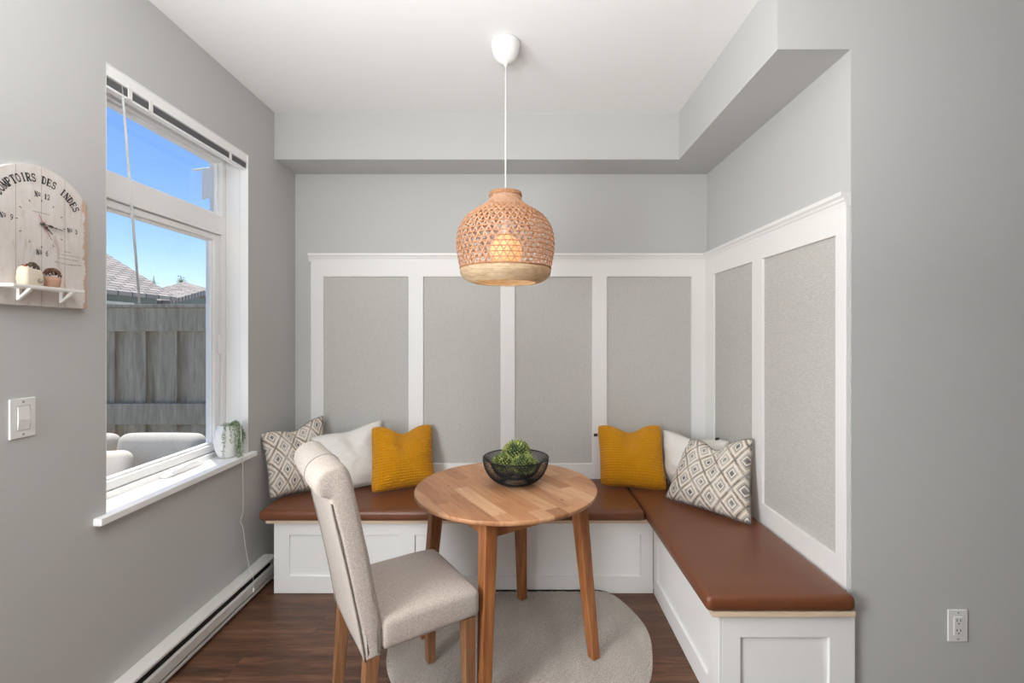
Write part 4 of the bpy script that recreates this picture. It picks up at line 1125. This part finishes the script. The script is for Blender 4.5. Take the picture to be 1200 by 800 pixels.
# houses
def gable_house(name, label, x0, x1, y0, y1, ze, slope, oh, ridge_axis, wins=(), apex=None):
    t = thing(name, label, 'house', ((x0+x1)/2, (y0+y1)/2, GZ)); o = Vector(t.location)
    link_mesh('house_wall', Box(x0-o.x, x1-o.x, y0-o.y, y1-o.y, 0, ze-GZ), M['siding'], t)
    bm = bmesh.new(); uv = bm.loops.layers.uv.new('UVMap')
    X0, X1, Y0, Y1 = x0-oh-o.x, x1+oh-o.x, y0-oh-o.y, y1+oh-o.y; zb = ze-GZ
    if apex:
        P4 = [bm.verts.new((x, y, zb+dz)) for dz in (-.12, 0) for x, y in ((X0, Y0), (X1, Y0), (X1, Y1), (X0, Y1))]; ap = bm.verts.new((apex[0]-o.x, apex[1]-o.y, apex[2]-GZ))
        bm.faces.new(P4[:4])
        for q in range(4): bm.faces.new([P4[q], P4[(q+1) % 4], P4[4+(q+1) % 4], P4[4+q]]); bm.faces.new([P4[4+q], P4[4+(q+1) % 4], ap])
    elif ridge_axis == 'y':
        h = (X1-X0)/2*slope; xm = (X0+X1)/2
        sec = [(X0, zb-.12), (X0, zb), (xm, zb+h), (X1, zb), (X1, zb-.12), (xm, zb+h-.2)]
        prism(bm, sec, Y0, Y1, lambda u, v, d: (u, d, v))
    else:
        h = (Y1-Y0)/2*slope; ym = (Y0+Y1)/2
        sec = [(Y0, zb-.12), (Y0, zb), (ym, zb+h), (Y1, zb), (Y1, zb-.12), (ym, zb+h-.2)]
        prism(bm, sec, X0, X1, lambda u, v, d: (d, u, v))
    for f in bm.faces:
        for lp in f.loops:
            c = lp.vert.co; a = c.y if ridge_axis == 'y' else c.x; b = c.x if ridge_axis == 'y' else c.y
            lp[uv].uv = (a, b*math.hypot(1, slope))
    link_mesh('roof', bm, M['shingle'], t)
    # gable triangles
    if apex: return t
    bm = bmesh.new()
    if ridge_axis == 'y':
        xm = 0; hh = (x1-x0)/2*slope; prism(bm, [(x0-o.x, zb-.05), (x1-o.x, zb-.05), (0, zb+hh-.1)], y0-o.y+.02, y1-o.y-.02, lambda u, v, d: (u, d, v))
    else:
        hh = (y1-y0)/2*slope; prism(bm, [(y0-o.y, zb-.05), (y1-o.y, zb-.05), (0, zb+hh-.1)], x0-o.x+.02, x1-o.x-.02, lambda u, v, d: (d, u, v))
    link_mesh('gable', bm, M['siding'], t)
    for (wx, wy0, wy1, wz0, wz1) in wins:
        us = [wy0-o.y, wy0-o.y+.08, wy1-o.y-.08, wy1-o.y]; vs = [wz0-GZ, wz0-GZ+.08, wz1-GZ-.08, wz1-GZ]
        f = link_mesh('window_frame', grid_solid(us, vs, lambda i, j: not (i == 1 and j == 1), wx-o.x-.02, wx-o.x+.05, lambda u, v, d: (d, u, v)), M['extwhite'], t)
        link_mesh('glass', Box(wx-o.x-.01, wx-o.x+.015, us[1], us[2], vs[1], vs[2]), M['darkglass'], f)
    return t
gable_house('neighbour_house', 'grey shingled single-storey house close behind the fence', -21.0, -12.0, 5.5, 15.3, 2.66, .62, .38, 'y',
            wins=((-12.0, 12.75, 14.35, 1.2, 2.38),))
gable_house('neighbour_house', 'more distant grey shingled house with its roof peak showing past the nearer roof', -20.0, -15.3, 23.3, 28.0, 3.0, .40, .4, 'x', apex=(-18.5, 25.5, 4.295))
gable_house('garden_shed', 'low building whose pale roof shows beside the nearer house', -15.6, -12.6, 16.6, 19.4, 2.60, .30, .3, 'x')
def tree(label, x, y, h, w_, seed):
    t = thing('tree', label, 'tree', (x, y, GZ), 0, 'thin trees behind the houses'); rnd = random.Random(seed)
    bm = bmesh.new(); tube(bm, [(0, 0, 0), (.1, 0, h*.5), (0, 0, h)], [.16, .1, .02], 7); tips = []
    for k in range(26):
        z = h*rnd.uniform(.45, .96); a = rnd.uniform(0, 2*PI); L = w_*rnd.uniform(.4, 1)*(1.15-z/h)
        e = Vector((L*math.cos(a), L*math.sin(a), z+L*1.5)); tube(bm, [(0, 0, z), e*.5+Vector((0, 0, z*.5-.05)), e], [.04, .025, .008], 5); tips.append((Vector((0, 0, z)), e))
    link_mesh('trunk', bm, M['bark'], t)
    bm = bmesh.new()
    for a_, b_ in tips:
        for k in range(22):
            p = a_.lerp(b_, rnd.uniform(.35, 1.08))+Vector((rnd.gauss(0, .12), rnd.gauss(0, .12), rnd.gauss(0, .16)))
            d = Vector((rnd.uniform(-1, 1), rnd.uniform(-1, 1), rnd.uniform(-1, 1))).normalized(); u_ = d.cross(Vector((.1, .3, 1))).normalized(); q = .035
            bm.faces.new([bm.verts.new(p-u_*q), bm.verts.new(p+d*q*1.5), bm.verts.new(p+u_*q), bm.verts.new(p-d*q*1.5)])
    link_mesh('crown', bm, M['tree'], t)
tree('thin pale tree showing above the gap between the two roofs', -26.9, 34.0, 5.8, .7, 1)
tree('spreading pale tree beside the far roof peak', -25.3, 34.6, 5.7, 1.0, 2)

# ------------------------------------------------------------------ sky, sun and lamps
wd = bpy.data.worlds.new('sky'); SC.world = wd; wd.use_nodes = True
nt = wd.node_tree; nt.nodes.clear()
wo_ = nt.nodes.new('ShaderNodeOutputWorld'); bg = nt.nodes.new('ShaderNodeBackground')
sky = nt.nodes.new('ShaderNodeTexSky'); sky.sky_type = 'NISHITA'; sky.sun_disc = False
sky.sun_elevation = math.radians(62); sky.sun_rotation = math.radians(-45); sky.air_density = 1.0; sky.dust_density = .4; sky.ozone_density = 1.6
hs = nt.nodes.new('ShaderNodeHueSaturation'); hs.inputs['Saturation'].default_value = 1.3; hs.inputs['Value'].default_value = 1.0; hs.inputs['Hue'].default_value = .509
nt.links.new(sky.outputs[0], hs.inputs['Color']); nt.links.new(hs.outputs[0], bg.inputs[0]); bg.inputs[1].default_value = .155
nt.links.new(bg.outputs[0], wo_.inputs[0])

def lamp(name, typ, energy, loc, direction, color=(1, 1, 1), **k):
    l = bpy.data.lights.new(name, typ); l.energy = energy; l.color = color
    for a, b in k.items(): setattr(l, a, b)
    o = bpy.data.objects.new(name, l); C.objects.link(o); o.location = loc
    o.rotation_euler = Vector(direction).to_track_quat('-Z', 'Y').to_euler(); return o
lamp('sun', 'SUN', 6.0, (-6, 8, 12), (.2, -.2, -1), (1, .97, .92), angle=math.radians(.6))
# the photographer's flash bounced off the ceiling behind the camera, and two added fill lamps where no window is built
lamp('bounce_flash', 'AREA', 64, (-.38, .05, 1.85), (.02, .15, 1), (.985, .99, 1), shape='DISK', size=.9)
lamp('side_fill_lamp', 'AREA', 104, (XL+.03, .46, 1.20), (1, .36, -.10), (.96, .98, 1), shape='RECTANGLE', size=1.3, size_y=1.6)  # added lamp brightening the nook from the side; the wall has no opening here
lamp('rear_fill_lamp', 'AREA', 6, (-.4, YR+.05, 1.30), (0, 1, 0), (.98, .99, 1), shape='RECTANGLE', size=2.2, size_y=2.0)  # weak added lamp for frontal fill; the rear wall is solid
lamp('pendant_bulb', 'POINT', .9, (PC.x, PC.y, 1.70), (0, 0, -1), (1, .72, .46), shadow_soft_size=.05)

# ------------------------------------------------------------------ camera and view
cam = bpy.data.cameras.new('camera'); co = bpy.data.objects.new('camera', cam); C.objects.link(co)
co.location = (0, 0, H); co.rotation_euler = (PI/2, 0, 0)
cam.sensor_width = 36; cam.lens = F/1200*36; cam.shift_x = -(CX-600)/1200; cam.shift_y = -(400-CY)/1200
cam.clip_start = .02; cam.clip_end = 300
SC.camera = co
vs_ = SC.view_settings; vs_.view_transform = 'Standard'; vs_.look = 'None'; vs_.exposure = 0.0; vs_.gamma = 1.0; vs_.use_curve_mapping = False
SC.cycles.use_denoising = True; SC.cycles.max_bounces = 10; SC.cycles.diffuse_bounces = 6; SC.cycles.transparent_max_bounces = 24
SC.cycles.sample_clamp_indirect = 6.0
